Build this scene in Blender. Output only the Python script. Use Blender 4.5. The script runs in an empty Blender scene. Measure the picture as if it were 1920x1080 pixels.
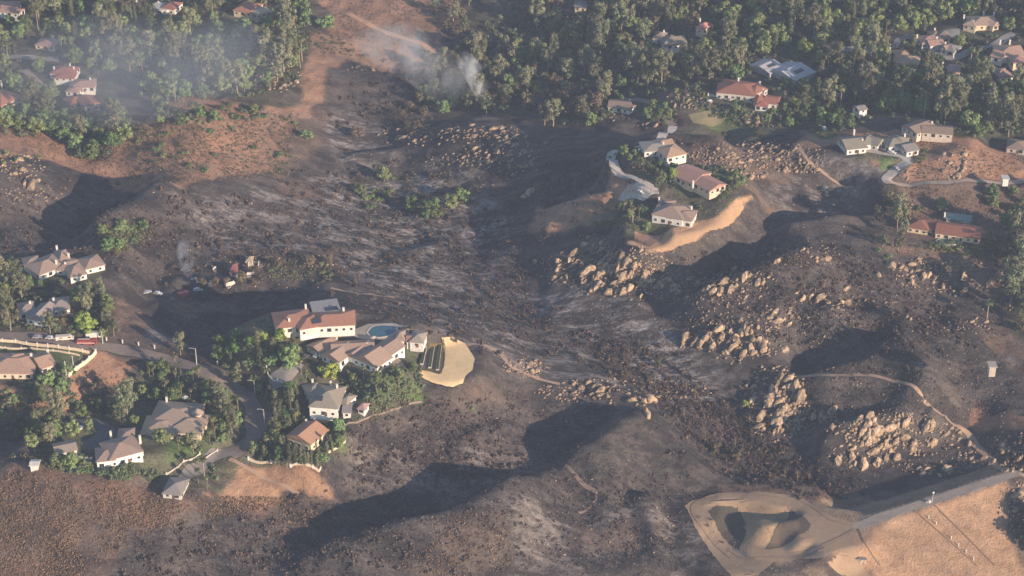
import bpy, bmesh, math, random
import numpy as np
from mathutils import Vector, Matrix, Euler

# ------------------------------------------------------------------ camera, world, sun, exposure
SC = bpy.context.scene
H = 530.0; KS = 1.35
PITCH = math.radians(30.0)
TV = math.tan(math.radians(8.0)); TH = TV * 16 / 9
cam_d = bpy.data.cameras.new("camera"); cam = bpy.data.objects.new("camera", cam_d)
SC.collection.objects.link(cam)
cam.location = (0, 0, H); cam.rotation_euler = (math.radians(90) - PITCH, 0, 0)
cam_d.sensor_width = 36; cam_d.angle = 2 * math.atan(TH); cam_d.clip_start = 1; cam_d.clip_end = 9000
SC.camera = cam
SUN_EL = math.radians(14.5); SX, SY = 0.78, -0.626
world = bpy.data.worlds.new("World"); SC.world = world; world.use_nodes = True
wn = world.node_tree.nodes; wl = world.node_tree.links
sky = wn.new("ShaderNodeTexSky"); sky.sky_type = 'NISHITA'; sky.sun_disc = False
sky.sun_elevation = SUN_EL; sky.ozone_density = 2.4; sky.dust_density = 0.2; sky.air_density = 1.0; sky.sun_rotation = math.atan2(SX, SY)
bg = wn["Background"]; bg.inputs[1].default_value = 0.11
wl.new(sky.outputs[0], bg.inputs[0])
sun_d = bpy.data.lights.new("sun", 'SUN'); sun = bpy.data.objects.new("sun", sun_d)
SC.collection.objects.link(sun)
sun_d.energy = 5.0; sun_d.angle = math.radians(0.5); sun_d.color = (1.0, 0.78, 0.58)
sv = Vector((SX * math.cos(SUN_EL), SY * math.cos(SUN_EL), math.sin(SUN_EL)))
sun.rotation_euler = sv.to_track_quat('Z', 'Y').to_euler()
SC.view_settings.view_transform = 'Standard'; SC.view_settings.look = 'None'
SC.view_settings.exposure = 0.80; SC.view_settings.gamma = 1
SC.cycles.max_bounces = 5; SC.cycles.diffuse_bounces = 2; SC.cycles.volume_bounces = 1
SC.cycles.glossy_bounces = 2; SC.cycles.transparent_max_bounces = 8
SC.cycles.use_denoising = True
SC.cycles.volume_step_rate = 4; SC.cycles.volume_max_steps = 128

# ------------------------------------------------------------------ pixel <-> ground
cP, sP = math.cos(PITCH), math.sin(PITCH)
def raydir(px, py):
    nx = (px - 960) / 960 * TH; ny = (540 - py) / 540 * TV
    return np.array([nx, cP + ny * sP, -sP + ny * cP])
def unproj(px, py, z):
    d = raydir(px, py); t = (z - H) / d[2]
    return (d[0] * t, d[1] * t, z)
def proj(x, y, z):
    zz = z - H
    f = y * cP - zz * sP; u = y * sP + zz * cP
    return 960 + x / f / TH * 960, 540 - u / f / TV * 540

# ------------------------------------------------------------------ noise
def vnoise(x, y, seed):
    r = np.random.RandomState(seed); T = r.rand(256, 256)
    xi = np.floor(x).astype(int); yi = np.floor(y).astype(int); fx = x - xi; fy = y - yi
    fx = fx * fx * (3 - 2 * fx); fy = fy * fy * (3 - 2 * fy)
    a = T[yi & 255, xi & 255]; b = T[yi & 255, (xi + 1) & 255]
    c = T[(yi + 1) & 255, xi & 255]; d = T[(yi + 1) & 255, (xi + 1) & 255]
    return (a * (1 - fx) + b * fx) * (1 - fy) + (c * (1 - fx) + d * fx) * fy
def fbm(x, y, s, octv=4, seed=1, g=0.5):
    v = 0; a = 1; tot = 0
    for i in range(octv):
        v = v + a * (vnoise(x / s * 2 ** i + 17.3 * i, y / s * 2 ** i + 5.1 * i, seed + i) - 0.5) * 2
        tot += a; a *= g
    return v / tot
def smooth(e0, e1, v):
    t = np.clip((v - e0) / (e1 - e0), 0, 1); return t * t * (3 - 2 * t)

# ------------------------------------------------------------------ terrain heights
# height controls: photo position and height of the ground seen there
PTS = """-200 0 26; 0 -60 26; 300 -60 24; 650 -60 22; 950 -60 24; 1300 -60 30; 1650 -60 34; 1950 -60 36; 0 0 25; 300 0 20; 600 0 18; 900 0 18; 1200 0 24; 1500 0 30; 1920 0 34; 2150 0 38
-200 130 22; 0 130 20; 180 130 16; 360 130 12; 560 130 12; 700 120 6; 850 130 4; 1000 130 7; 1150 150 10; 1300 110 16; 1480 130 20; 1700 100 22; 1920 130 26; 2150 130 28
-200 250 18; 0 215 18; 120 230 12; 230 230 13; 350 230 17; 500 200 12; 600 240 4; 720 220 -1; 860 215 1; 1000 215 5; 1160 205 13; 1285 190 20; 1400 175 21; 1560 195 16; 1740 240 25; 1900 262 20; 2150 250 22
40 290 20; 150 300 9; 230 300 11; 330 290 14; 450 280 9; 560 300 4; 690 310 -3; 780 290 0; 850 250 7; 950 262 9; 1060 250 8; 1130 240 11; 1190 250 15; 1250 250 20; 1370 250 13; 1500 245 17; 1610 262 25; 1700 268 25; 1800 290 26; 1920 320 19; 2150 340 15
-100 330 30; 60 335 25; 130 345 12; 350 340 15; 480 345 7; 620 360 -2; 740 350 -6; 860 330 -1; 940 330 5; 1030 330 9; 1100 300 11; 1150 300 14; 1240 280 24; 1320 330 25; 1400 320 22; 1500 320 20; 1580 300 20; 1620 350 11; 1690 320 17; 1780 345 14; 1880 345 11; 2100 400 6
-100 430 20; 0 410 16; 90 400 7; 150 420 5; 350 345 15; 420 420 7; 560 430 1; 700 430 -5; 820 410 -9; 900 370 -6; 960 400 -6; 1010 370 3; 1130 370 13; 1190 370 20; 1260 400 26; 1290 430 24; 1370 390 21; 1450 400 10; 1540 420 7; 1640 400 7; 1720 415 9; 1850 430 7; 2050 470 4
-100 520 16; 0 490 12; 115 495 16; 190 480 16; 260 480 3; 320 520 0; 400 500 3; 460 490 6; 600 500 2; 750 500 -6; 880 470 -11; 960 470 -8; 1060 440 -1; 1180 450 11; 1210 450 14; 1280 455 13; 1380 470 5; 1480 480 13; 1560 490 13; 1660 490 7; 1780 500 3; 1900 520 3; 2050 560 2
-100 600 14; 70 575 14; 180 570 13; 260 560 6; 320 580 4; 430 530 5; 500 540 6; 620 540 6; 760 560 -3; 900 550 -9; 1000 550 -14; 1060 490 -8; 1180 540 -8; 1270 560 -8; 1350 560 1; 1440 560 10; 1560 560 8; 1620 590 1; 1740 580 0; 1880 600 -3; 2050 650 -4
340 600 0; 400 610 -4; 450 590 -5; 480 560 -3; 1130 600 -15; 1230 620 -14; 1320 610 -7; 1390 640 -3; 1480 640 -5; 1600 640 0; 1740 640 -3; 1860 670 -8; 2050 720 -12
-100 660 15; 30 690 14; 130 660 13; 250 640 11; 330 660 8; 390 640 5; 460 650 10; 580 595 19; 650 590 18; 690 600 15; 780 600 9; 900 620 1; 1000 640 -8; 1100 650 -14; 1200 690 -18
570 660 19; 700 650 20; 790 630 19; 830 640 18; 830 690 14; 880 650 11; 900 700 6; 980 690 1; 1060 720 -2; 1150 735 -5; 1240 770 -6; 1280 720 -19; 1350 760 -20; 1420 700 -17; 1500 680 -11
-100 760 6; 0 760 5; 120 760 2; 200 720 5; 270 720 4; 380 720 7; 460 740 8; 560 720 14; 620 745 15; 700 740 12; 790 740 9; 870 760 2; 960 770 -5; 985 840 -10
100 810 2; 60 850 6; 160 845 9; 230 845 10; 330 790 8; 430 800 8; 480 800 8; 580 820 11; 640 800 10; 700 800 6; 800 820 -3; 900 830 -9
-100 900 2; 50 900 5; 200 900 6; 330 905 7; 440 870 7; 560 880 7; 640 870 4; 450 930 2; 600 930 -1; 700 880 -5; 800 870 -9
-100 1000 -8; 60 980 -3; 200 980 -4; 350 960 0; 460 980 -7; 100 1100 -18; 300 1060 -14; 
1330 830 -22; 1420 860 -24; 1500 900 -25; 1560 900 -25; 1350 900 -20; 1300 925 -20; 1450 920 -23; 1620 930 -26
1650 750 -10; 1560 770 -18; 1640 800 -17; 1540 840 -22; 1680 840 -13; 1780 870 -12; 1700 890 -22; 1850 850 -11; 1900 870 -14; 1820 730 -11; 1920 780 -12; 2050 800 -14; 2050 900 -18
1350 960 -24; 1310 960 -20; 1300 930 -19; 1500 1000 -22; 1450 1060 -26; 1370 1060 -25; 1560 1060 -30; 1700 1100 -36; 1900 1060 -36; 1300 1040 -30; 1330 1100 -33; 1950 1000 -30; 2050 1000 -32"""
# crest and gully lines: (heights follow each vertex, the line is sampled along its length)
LINES = """1245 768 -5, 1200 800 -4, 1150 820 -4, 1110 850 -6, 1060 880 -9, 990 905 -11, 900 960 -13, 830 990 -14, 700 1025 -17, 560 1075 -24
1000 765 -10, 990 810 -17, 1020 860 -19, 920 893 -22, 800 925 -22, 720 960 -24, 620 985 -25, 545 1010 -28, 500 1080 -33
1000 1060 -22, 1100 1000 -19, 1180 965 -18, 1260 950 -18
1060 940 -16, 1165 935 -21, 1290 918 -21
640 1080 -26, 800 1075 -23, 960 1070 -22
1490 705 -9, 1600 700 -6, 1700 725 -5, 1745 755 -7
1420 700 -17, 1500 690 -15, 1600 672 -13, 1740 660 -9
1480 640 -4, 1600 615 2, 1700 625 1, 1800 640 -2
1260 540 -7, 1310 510 -3, 1400 495 -1, 1480 475 1
1330 575 0, 1400 545 8, 1470 510 14, 1540 500 16, 1580 530 14
1440 460 2, 1500 420 6, 1560 350 11, 1640 300 14
330 345 15, 290 385 15, 220 420 14, 130 450 12
250 345 8, 160 365 5, 90 400 4
950 400 -5, 1000 360 2, 1060 345 6
1050 395 7, 1110 385 16, 1170 378 19
980 480 -9, 1060 470 -8, 1160 460 1"""
ctrl = []
for ln in PTS.replace("\n", ";").split(";"):
    v = ln.split()
    if len(v) == 3: ctrl.append(tuple(map(float, v)))
for ln in LINES.split("\n"):
    q = [tuple(map(float, s.split())) for s in ln.split(",")]
    for a, b in zip(q[:-1], q[1:]):
        n = max(1, int(math.hypot(a[0] - b[0], a[1] - b[1]) / 45))
        for k in range(n): ctrl.append(tuple(a[i] + (b[i] - a[i]) * k / n for i in range(3)))
    ctrl.append(q[-1])
ctrl = np.array(ctrl); ctrl[:, 2] *= KS
# relax: no ground steeper than SMAX between neighbouring controls
SMAX = 0.48
rd = np.array([raydir(a, b) for a, b, _ in ctrl]); pj = ctrl[:, 1]
for it in range(260):
    z_ = ctrl[:, 2]; t0_ = (z_ - H) / rd[:, 2]; wx = rd[:, 0] * t0_; wy = rd[:, 1] * t0_
    d_ = np.hypot(wx[:, None] - wx, wy[:, None] - wy); dz_ = z_[:, None] - z_
    flip = ((wy[:, None] - wy) * (pj[:, None] - pj) > 0) & (np.abs(pj[:, None] - pj) > 12) & (np.abs(wx[:, None] - wx) < 12)
    lim = np.where(flip, 0, SMAX * d_)
    ex = np.clip(np.abs(dz_) - lim, 0, None) * (d_ < 70) * np.sign(dz_)
    n_ = np.maximum((ex != 0).sum(1), 1)
    ctrl[:, 2] = z_ - 0.22 * (ex.sum(1) / n_ + 0.5 * np.array([r[np.argmax(np.abs(r))] for r in ex]))
cw = np.array([unproj(*c) for c in ctrl])
# drop controls closer than 4 m to an earlier one
keep = []
for i in range(len(cw)):
    if all(math.hypot(cw[i, 0] - cw[j, 0], cw[i, 1] - cw[j, 1]) > 4 for j in keep): keep.append(i)
cw = cw[keep]
C0 = 9.0
def kern(r2): return np.sqrt(r2 + C0 * C0)
D2 = (cw[:, None, 0] - cw[None, :, 0]) ** 2 + (cw[:, None, 1] - cw[None, :, 1]) ** 2
nC = len(cw)
A = np.zeros((nC + 3, nC + 3)); A[:nC, :nC] = kern(D2) - 1.2 * np.eye(nC)
Pm = np.c_[np.ones(nC), cw[:, 0] / 500, cw[:, 1] / 500]
A[:nC, nC:] = Pm; A[nC:, :nC] = Pm.T
W = np.linalg.solve(A, np.r_[cw[:, 2], 0, 0, 0])
def rbf(x, y):
    sh = x.shape; x = x.ravel(); y = y.ravel(); out = np.empty(len(x))
    for i in range(0, len(x), 40000):
        a = x[i:i + 40000]; b = y[i:i + 40000]
        K = kern((a[:, None] - cw[None, :, 0]) ** 2 + (b[:, None] - cw[None, :, 1]) ** 2)
        out[i:i + 40000] = K @ W[:nC] + W[nC] + W[nC + 1] * a / 500 + W[nC + 2] * b / 500
    return out.reshape(sh)

# dense inner grid, stretched outer rows and columns; one sheet
gx = np.r_[-1900, -1500, -1200, -950, -780, -660, -580, -520, -475, np.arange(-440, 440.1, 1.4), 475, 520, 580, 660, 780, 950, 1200, 1500, 1900]
gy = np.r_[-250, 0, 200, 350, 450, 520, 570, np.arange(610, 1420, 1.4), 1450, 1500, 1580, 1700, 1850, 2100, 2500, 3000, 3500]
X, Y = np.meshgrid(gx, gy)
xc = np.clip(X, -500, 500); yc = np.clip(Y, 580, 1480)
Z = rbf(xc, yc)
Z = Z + fbm(X, Y, 60, 3, 5) * 1.6 + fbm(X * .75 + Y * .5, Y * .9 - X * .35, 20, 3, 9) * 1.5 + fbm(X, Y, 8, 3, 11) * 0.7 - np.maximum(0, 0.16 - np.abs(fbm(X * .8 + Y * .45, (Y - X * .5) * .42, 30, 3, 21))) * 7 * smooth(-0.2, .3, fbm(X, Y, 120, 2, 23))
if 0: rid = np.abs(fbm(X * 0.8 + Y * 0.35, Y * 0.9 - X * 0.3, 26, 3, 21)); Z -= 1.6 * np.exp(-(rid / 0.07) ** 2) * smooth(-20, 0, 30 - np.abs(Z - 0))
out = np.maximum(np.maximum(np.abs(X) - 500, 580 - Y), Y - 1480)
Z += np.where(out > 0, smooth(0, 600, out) * (20 + 25 * fbm(X, Y, 300, 3, 33)), 0)

# ridge crests that throw the long evening shadows: photo points of the crest, fall on the lee side, run of the lee slope
CRESTS = """540 1075 700 1020 830 985 900 955 1000 905 1060 885|12|16
1240 765 1170 800 1150 830 1100 850 1040 880|11|14
1175 948 1250 945 1330 930|8|9
1480 712 1560 704 1620 692 1700 664 1740 650|12|14
1500 850 1580 820 1680 790 1760 760|11|13
1480 628 1560 612 1640 610 1720 618 1820 632|7|10
1290 620 1330 565 1400 525 1480 495 1560 475|14|17
1440 470 1500 440 1590 420 1680 412|11|14
1590 348 1640 346 1665 325|7|11
1000 412 1060 390 1120 372 1170 365|7|12
1010 492 1100 470 1160 458|4|10
1150 292 1200 268 1300 264 1400 277|8|13
130 445 200 425 270 388 305 352 350 338|12|18
90 490 150 470 240 440|6|10
390 668 440 640 500 610 560 590 640 575|12|16
280 590 330 560 350 520 340 480|4|10
0 870 60 840 110 790 130 765|5|10
1000 1090 1100 1078 1250 1062|4|10
840 880 880 850 860 800|3|8
1690 885 1760 880 1830 852|5|8
-60 490 -10 460 40 440|5|10
700 480 800 470 860 450|2.5|9
760 420 820 400 880 390|2.5|9
640 300 700 290 760 290|3|10"""
def add_crest(P, fall, run):
    """asymmetric ridge: gentle sun side, steep lee side that ends in a swale"""
    global Z
    x0, y0 = P.min(0) - 120; x1, y1 = P.max(0) + 120
    i0, i1 = np.searchsorted(gx, [x0, x1]); j0, j1 = np.searchsorted(gy, [y0, y1]); sl = (slice(j0, j1), slice(i0, i1))
    x = X[sl]; y = Y[sl]; best = np.full(x.shape, 1e9); t = np.zeros(x.shape); u = np.zeros(x.shape); acc = 0
    seg = [np.linalg.norm(P[k + 1] - P[k]) for k in range(len(P) - 1)]; tot = sum(seg)
    for k in range(len(P) - 1):
        a = P[k]; e = (P[k + 1] - a) / seg[k]
        al = (x - a[0]) * e[0] + (y - a[1]) * e[1]; ac = np.clip(al, 0, seg[k])
        dx = x - a[0] - ac * e[0]; dy = y - a[1] - ac * e[1]; d = np.hypot(dx, dy)
        m = d < best; best = np.where(m, d, best)
        sg = np.where(-dx * SX - dy * SY > 0, 1, -1); t = np.where(m, d * sg, t); u = np.where(m, (acc + ac) / tot, u); acc += seg[k]
    end = smooth(0, 0.22, u) * smooth(1, 0.78, u)
    up = fall * 0.55; dn_ = fall * 0.45
    sunside = up * np.exp(-(t / 33.0) ** 2)
    q = np.clip(t / run, 0, 1); lee = up - fall * q * q * (3 - 2 * q)
    rec = -dn_ * np.exp(-(np.maximum(t - run, 0) / 30.0) ** 2)
    prof = np.where(t < 0, sunside, np.where(t < run, lee, rec))
    prof = prof * (0.85 + 0.3 * fbm(x, y, 22, 2, 77))
    Z[sl] += prof * end
for ln in CRESTS.split("\n"):
    a, f_, r_ = ln.split("|"); v = list(map(float, a.split()))
    Zs = Z
    P = []
    for k in range(0, len(v), 2):
        # ground point seen at that pixel on the relaxed surface
        d = raydir(v[k], v[k + 1]); tt = (np.linspace(75, -85, 640) - H) / d[2]; xx = d[0] * tt; yy = d[1] * tt; zz = H + d[2] * tt
        ix = np.clip(np.searchsorted(gx, xx) - 1, 0, len(gx) - 2); iy = np.clip(np.searchsorted(gy, yy) - 1, 0, len(gy) - 2)
        hh = Zs[iy, ix] + float(f_) * 0.4; kk = int(np.argmax(zz <= hh)); P.append((xx[kk], yy[kk]))
    add_crest(np.array(P), float(f_) * 1.75, float(r_) * 1.5)

# earth dam: straight crest with even slopes on both sides
DZ = -17.0 * KS
dA = np.array(unproj(1598, 987, DZ)[:2]); dB = np.array(unproj(1896, 890, DZ)[:2])
du = (dB - dA) / np.linalg.norm(dB - dA); dn = np.array([du[1], -du[0]])   # dn points downstream
if dn[1] > 0: dn = -dn
dL = np.linalg.norm(dB - dA)
s_ = (X - dA[0]) * du[0] + (Y - dA[1]) * du[1]; t_ = (X - dA[0]) * dn[0] + (Y - dA[1]) * dn[1]
endd = np.maximum(np.maximum(-s_ - 4, s_ - dL - 3), 0)
hd = DZ - np.maximum(np.abs(t_) - 3.0, 0) * np.where(t_ > 0, 0.46, 0.5) - endd * 0.55
hd = np.maximum(hd, -38 * KS)
infl = (s_ > -80) & (s_ < dL + 55) & (np.abs(t_) < 95)
low = np.where(t_ > 0, -36.0, -25.5) * KS
near = smooth(62, 40, np.abs(t_)) * smooth(-30, -8, s_) * smooth(dL + 32, dL + 8, s_)
Z = Z * (1 - near) + np.minimum(Z, low + 4) * near
Zd = Z.copy()
Z = np.where(infl, np.maximum(Z, hd), Z)
damface = np.where(infl & (hd >= Zd - 0.01), 1.0, 0.0)
# grassy mound inside the track loop
mx, my, _ = unproj(1438, 990, -20 * KS)
mr = np.hypot((X - mx) / 15.0, (Y - my) / 12.0)

def gidx(g, v): return np.clip(np.searchsorted(g, v) - 1, 0, len(g) - 2)
def hgt(x, y):
    i = gidx(gx, x); j = gidx(gy, y)
    fx = (x - gx[i]) / (gx[i + 1] - gx[i]); fy = (y - gy[j]) / (gy[j + 1] - gy[j])
    return (Z[j, i] * (1 - fx) + Z[j, i + 1] * fx) * (1 - fy) + (Z[j + 1, i] * (1 - fx) + Z[j + 1, i + 1] * fx) * fy
def G(px, py):
    d = raydir(px, py)
    t = (np.linspace(75, -85, 1200) - H) / d[2]
    x = d[0] * t; y = d[1] * t; z = H + d[2] * t
    h = hgt(x, y); k = np.argmax(z <= h)
    if not (z <= h).any(): k = 1199
    return Vector((x[k], y[k], float(h[k])))

# ------------------------------------------------------------------ level building pads
PADS = []      # (px, py, rx, ry) radius in metres -> flattened before anything stands there
def add_pad(px, py, rx, ry=None, soft=0.8, z=None):
    global Z
    g = G(px, py); ry = (ry or rx) * KS; rx = rx * KS
    d = np.hypot((X - g.x) / rx, (Y - g.y) / ry)
    m = (np.abs(X - g.x) < rx * 2) & (np.abs(Y - g.y) < ry * 2)
    core = Z[(d < 0.8)]
    z0 = z if z is not None else float(np.mean(core)) if core.size else g.z
    w = smooth(1 + soft, 0.9, d)
    Z = np.where(m, Z * (1 - w) + z0 * w, Z)
    PADS.append((px, py, z0, g.x, g.y, rx, ry))
    return z0
# pads: the level lots that carry buildings
for a in [(120,132,9,8),(155,158,10,7),(152,188,10,8),(3,182,10,9),(95,78,8,7),(243,14,8,7),(308,12,13,9),(475,12,11,8),(20,12,12,8),
          (1090,8,9,7),(1258,72,12,8),(1322,46,8,7),(1163,202,11,9),(1388,172,19,10),(1438,192,14,8),(1438,130,11,11),(1488,135,13,11),
          (1702,112,15,10),(1748,78,13,8),(1790,95,11,8),(1838,42,16,9),(1890,100,17,9),(1786,130,10,8),(1880,140,10,8),(1743,243,16,10),
          (1635,272,24,13),(1692,280,10,9),(1900,272,9,8),(1238,290,17,11),(1308,338,17,14),(1262,410,16,12),(1770,432,27,12),
          (115,500,20,14),(85,585,17,12),(35,688,16,12),(320,790,18,12),(218,848,15,11),(118,850,8,7),(325,915,9,7),
          (585,612,19,12),(655,672,19,13),(770,640,11,8),(612,765,12,11),(572,830,9,9),(715,628,12,10),(1205,452,7,7),
          (455,505,14,9),(1462,250,10,7)]:
    add_pad(*a)
# tracks, drives and streets: benched into the slope now, surfaced later
def cat(pts, step):
    """smooth curve through 2D points, sampled every step metres"""
    P = [Vector(p) for p in pts]; P = [P[0] * 2 - P[1]] + P + [P[-1] * 2 - P[-2]]; o = []
    for i in range(1, len(P) - 2):
        n = max(1, int((P[i + 1] - P[i]).length / step))
        for k in range(n):
            t = k / n; a, b, c, d = P[i - 1:i + 3]
            o.append(0.5 * ((2 * b) + (c - a) * t + (2 * a - 5 * b + 4 * c - d) * t * t + (3 * b - a - 3 * c + d) * t ** 3))
    o.append(P[-2]); return o
ROADS = []
def road(name, label, pts, width, colour, bench=True):
    global Z
    v = list(map(float, pts.split())); P = []
    for i in range(0, len(v), 2):
        g = G(v[i], v[i + 1]); P.append((g.x, g.y))
    C = cat(P, 1.2); A_ = np.array([(c.x, c.y) for c in C]); hz_ = hgt(A_[:, 0], A_[:, 1])
    k = np.ones(9) / 9; hs = np.convolve(np.pad(hz_, 4, 'edge'), k, 'valid')
    if bench:
        w = width / 2
        x0, y0 = A_.min(0) - w - 5; x1, y1 = A_.max(0) + w + 5
        i0, i1 = np.searchsorted(gx, [x0, x1]); j0, j1 = np.searchsorted(gy, [y0, y1]); sl = (slice(j0, j1), slice(i0, i1))
        x = X[sl]; y = Y[sl]; sh = x.shape; x = x.ravel(); y = y.ravel()
        d2 = (x[:, None] - A_[None, :, 0]) ** 2 + (y[:, None] - A_[None, :, 1]) ** 2
        j = d2.argmin(1); d = np.sqrt(d2.min(1)); m = smooth(w + 4.0, w + 1.3, d)
        z = Z[sl].ravel(); z = z * (1 - m) + hs[j] * m; Z[sl] = z.reshape(sh)
    if colour: ROADS.append((name, label, A_, width, colour))
ASPH = (0.215, 0.172, 0.148); CONC = (0.50, 0.44, 0.38); TRK = (0.36, 0.25, 0.18)
road("road", None, "-40 628 60 632 140 644 220 655 300 672 370 692 425 722 462 745 478 775 476 815 455 842 430 852", 8.0, ASPH)
road("cul_de_sac", None, "478 770 484 790 478 812", 13.0, ASPH, False)
road("driveway", None, "1262 236 1240 258 1200 272 1160 284 1145 300 1155 318 1185 332 1215 346 1228 360", 5.0, CONC)
road("driveway", None, "1600 278 1650 285 1690 292 1702 303 1680 318 1662 332 1668 343", 6.0, CONC)
road("dirt_road", None, "1660 342 1720 346 1780 342 1840 340 1930 338", 4.0, (0.40, 0.31, 0.24))
road("trail", None, "1495 708 1560 705 1640 705 1690 718 1728 738 1748 762", 2.6, TRK)
road("trail", None, "1748 762 1775 790 1812 812 1832 838 1856 862 1890 888", 4.0, TRK)
road("trail", None, "840 640 900 648 935 662 960 688 1000 708 1050 722", 2.2, TRK)
road("trail", None, "1497 275 1512 296 1535 318 1600 348", 2.4, TRK)
road("trail", None, "430 860 470 880 520 905 560 930", 2.4, TRK)
road("trail", None, "1060 872 1090 905 1118 925 1112 945 1085 962", 1.3, (0.26, 0.18, 0.14), False)
road("trail", None, "1180 185 1215 192 1245 215 1262 236", 5.0, (0.27, 0.21, 0.16))
road("driveway", None, "560 680 545 690 530 705 505 728", 7.0, (0.22, 0.20, 0.19), False)
road("driveway", None, "440 845 400 855 360 885 335 905", 6.0, (0.20, 0.18, 0.17), False)
road("driveway", None, "140 800 175 790 200 810 165 838", 8.0, (0.13, 0.125, 0.125), False)
road("dirt_road", None, "620 540 680 552 740 558", 2.2, TRK, False)
road("road", None, "1560 100 1600 92 1665 98 1700 70 1800 60", 5.0, (0.26, 0.25, 0.24), False)
road("road", None, "1740 90 1780 108 1830 92 1900 62", 5.0, (0.26, 0.25, 0.24), False)
road("road", None, "-30 108 40 108 110 112", 5.0, (0.24, 0.22, 0.2), False)
road("driveway", None, "45 132 80 160 110 180", 4.0, (0.30, 0.25, 0.21), False)
road("dirt_road", None, "640 22 720 60 800 88 850 130", 3.5, (0.40, 0.24, 0.15), False)
add_pad(1345, 1000, 13, 12, .7, DZ - 7)
add_pad(1300, 955, 9, 9, .7, DZ - 5)
add_pad(1400, 1052, 14, 11, .7, DZ - 8)
add_pad(1480, 1045, 13, 10, .7, DZ - 6)
add_pad(1400, 932, 12, 7, .6, DZ - 3)
add_pad(1480, 945, 12, 8, .6, DZ - 2)
add_pad(1560, 998, 13, 12, .5, DZ - 1.2)
Z += 6.0 * smooth(1.0, 0.2, mr)
road("dirt_road", None, "1180 385 1130 405 1105 418", 2.4, (0.16, 0.14, 0.11), False)
add_pad(846, 682, 11, 12)
road("dirt_road", None, "1600 990 1560 975 1510 945 1450 930 1390 923 1335 926 1298 942 1288 958 1300 985 1330 1015 1365 1045 1400 1062 1450 1064 1500 1052 1540 1030 1566 1012", 7.5, None)
road("dam_crest_road", None, "1596 988 1700 954 1800 922 1898 890", 4.6, (0.33, 0.275, 0.225))
SEAM = (0.20, 0.135, 0.09)
road("drain_channel", None, "1714 958 1770 1006 1832 1062", .7, SEAM, False)
road("drain_channel", None, "1752 948 1800 995 1864 1060", .8, SEAM, False)
road("drain_channel", None, "1609 992 1622 1020 1650 1060", .7, SEAM, False)
for q in ("1598 986 1556 974 1512 944 1450 932 1385 926 1330 932 1300 948 1304 970 1332 1010 1372 1048", "1604 994 1560 1016 1520 1038 1470 1046 1400 1048 1366 1030"):
    road("wheel_track", None, q, 1.5, (0.33, 0.225, 0.15), False)
# ------------------------------------------------------------------ ground cover zones (polygons traced on the ground)
def wpoly(s):
    v = list(map(float, s.split())); P = [G(v[i], v[i + 1]) for i in range(0, len(v), 2)]
    return np.array([(p.x, p.y) for p in P])
def sdist(P, x, y):
    """signed distance to polygon, negative inside"""
    sh = x.shape; x = x.ravel(); y = y.ravel(); d = np.full(len(x), 1e9); ins = np.zeros(len(x), bool)
    for i in range(len(P)):
        a = P[i]; b = P[(i + 1) % len(P)]; e = b - a; L2 = max(e @ e, 1e-6)
        t = np.clip(((x - a[0]) * e[0] + (y - a[1]) * e[1]) / L2, 0, 1)
        d = np.minimum(d, np.hypot(x - a[0] - t * e[0], y - a[1] - t * e[1]))
        c = ((a[1] > y) != (b[1] > y))
        xs = a[0] + (y - a[1]) / (b[1] - a[1] if b[1] != a[1] else 1e-9) * e[0]
        ins ^= c & (x < xs)
    return np.where(ins, -d, d).reshape(sh)
wob = fbm(X, Y, 22, 4, 71) * 9; wob2 = fbm(X, Y, 9, 3, 75) * 2.6
def zone(s, soft=3.0, w=1.0):
    P = wpoly(s); x0, y0 = P.min(0) - 25; x1, y1 = P.max(0) + 25
    i0, i1 = np.searchsorted(gx, [x0, x1]); j0, j1 = np.searchsorted(gy, [y0, y1])
    m = np.zeros_like(X); sl = (slice(j0, j1), slice(i0, i1))
    m[sl] = smooth(soft, -soft, sdist(P, X[sl], Y[sl]) + (wob * w + wob2 * min(w, 1))[sl])
    return m
def mixc(c, col, m):
    return c * (1 - m[..., None]) + np.array(col) * m[..., None]
BURN = (0.036, 0.033, 0.034); BURN2 = (0.084, 0.069, 0.063); ASH = (0.42, 0.37, 0.34)
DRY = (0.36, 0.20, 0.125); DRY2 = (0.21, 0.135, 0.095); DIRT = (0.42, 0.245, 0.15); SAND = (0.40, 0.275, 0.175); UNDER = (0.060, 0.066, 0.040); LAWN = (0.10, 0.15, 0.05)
n1 = smooth(-0.35, 0.45, fbm(X, Y, 55, 4, 41)); n2 = fbm(X * 0.45, Y * 1.3, 16, 4, 51)
col = np.zeros(X.shape + (3,)) + np.array(BURN)
col = mixc(col, BURN2, n1 * 0.9)
ashm = np.zeros_like(X)
for s, w in [("560 330 700 300 900 330 960 420 900 560 1000 640 900 690 780 590 640 520 560 440", .75), ("600 230 720 200 720 290 640 310", .8), ("1040 530 1150 560 1260 640 1350 740 1320 790 1230 720 1100 640 960 560", 1.0), ("330 380 560 330 640 470 560 520 420 470", .65),
             ("1450 300 1650 300 1600 400 1450 380", .55), ("880 600 1060 620 1200 740 1060 720 900 660", .55), ("980 900 1350 980 1300 1060 900 1060", .35), ("250 590 330 570 360 600 290 640", 1.0), ("650 820 900 800 1000 880 880 920 700 900", .35)]:
    ashm = np.maximum(ashm, zone(s, 8) * w)
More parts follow.
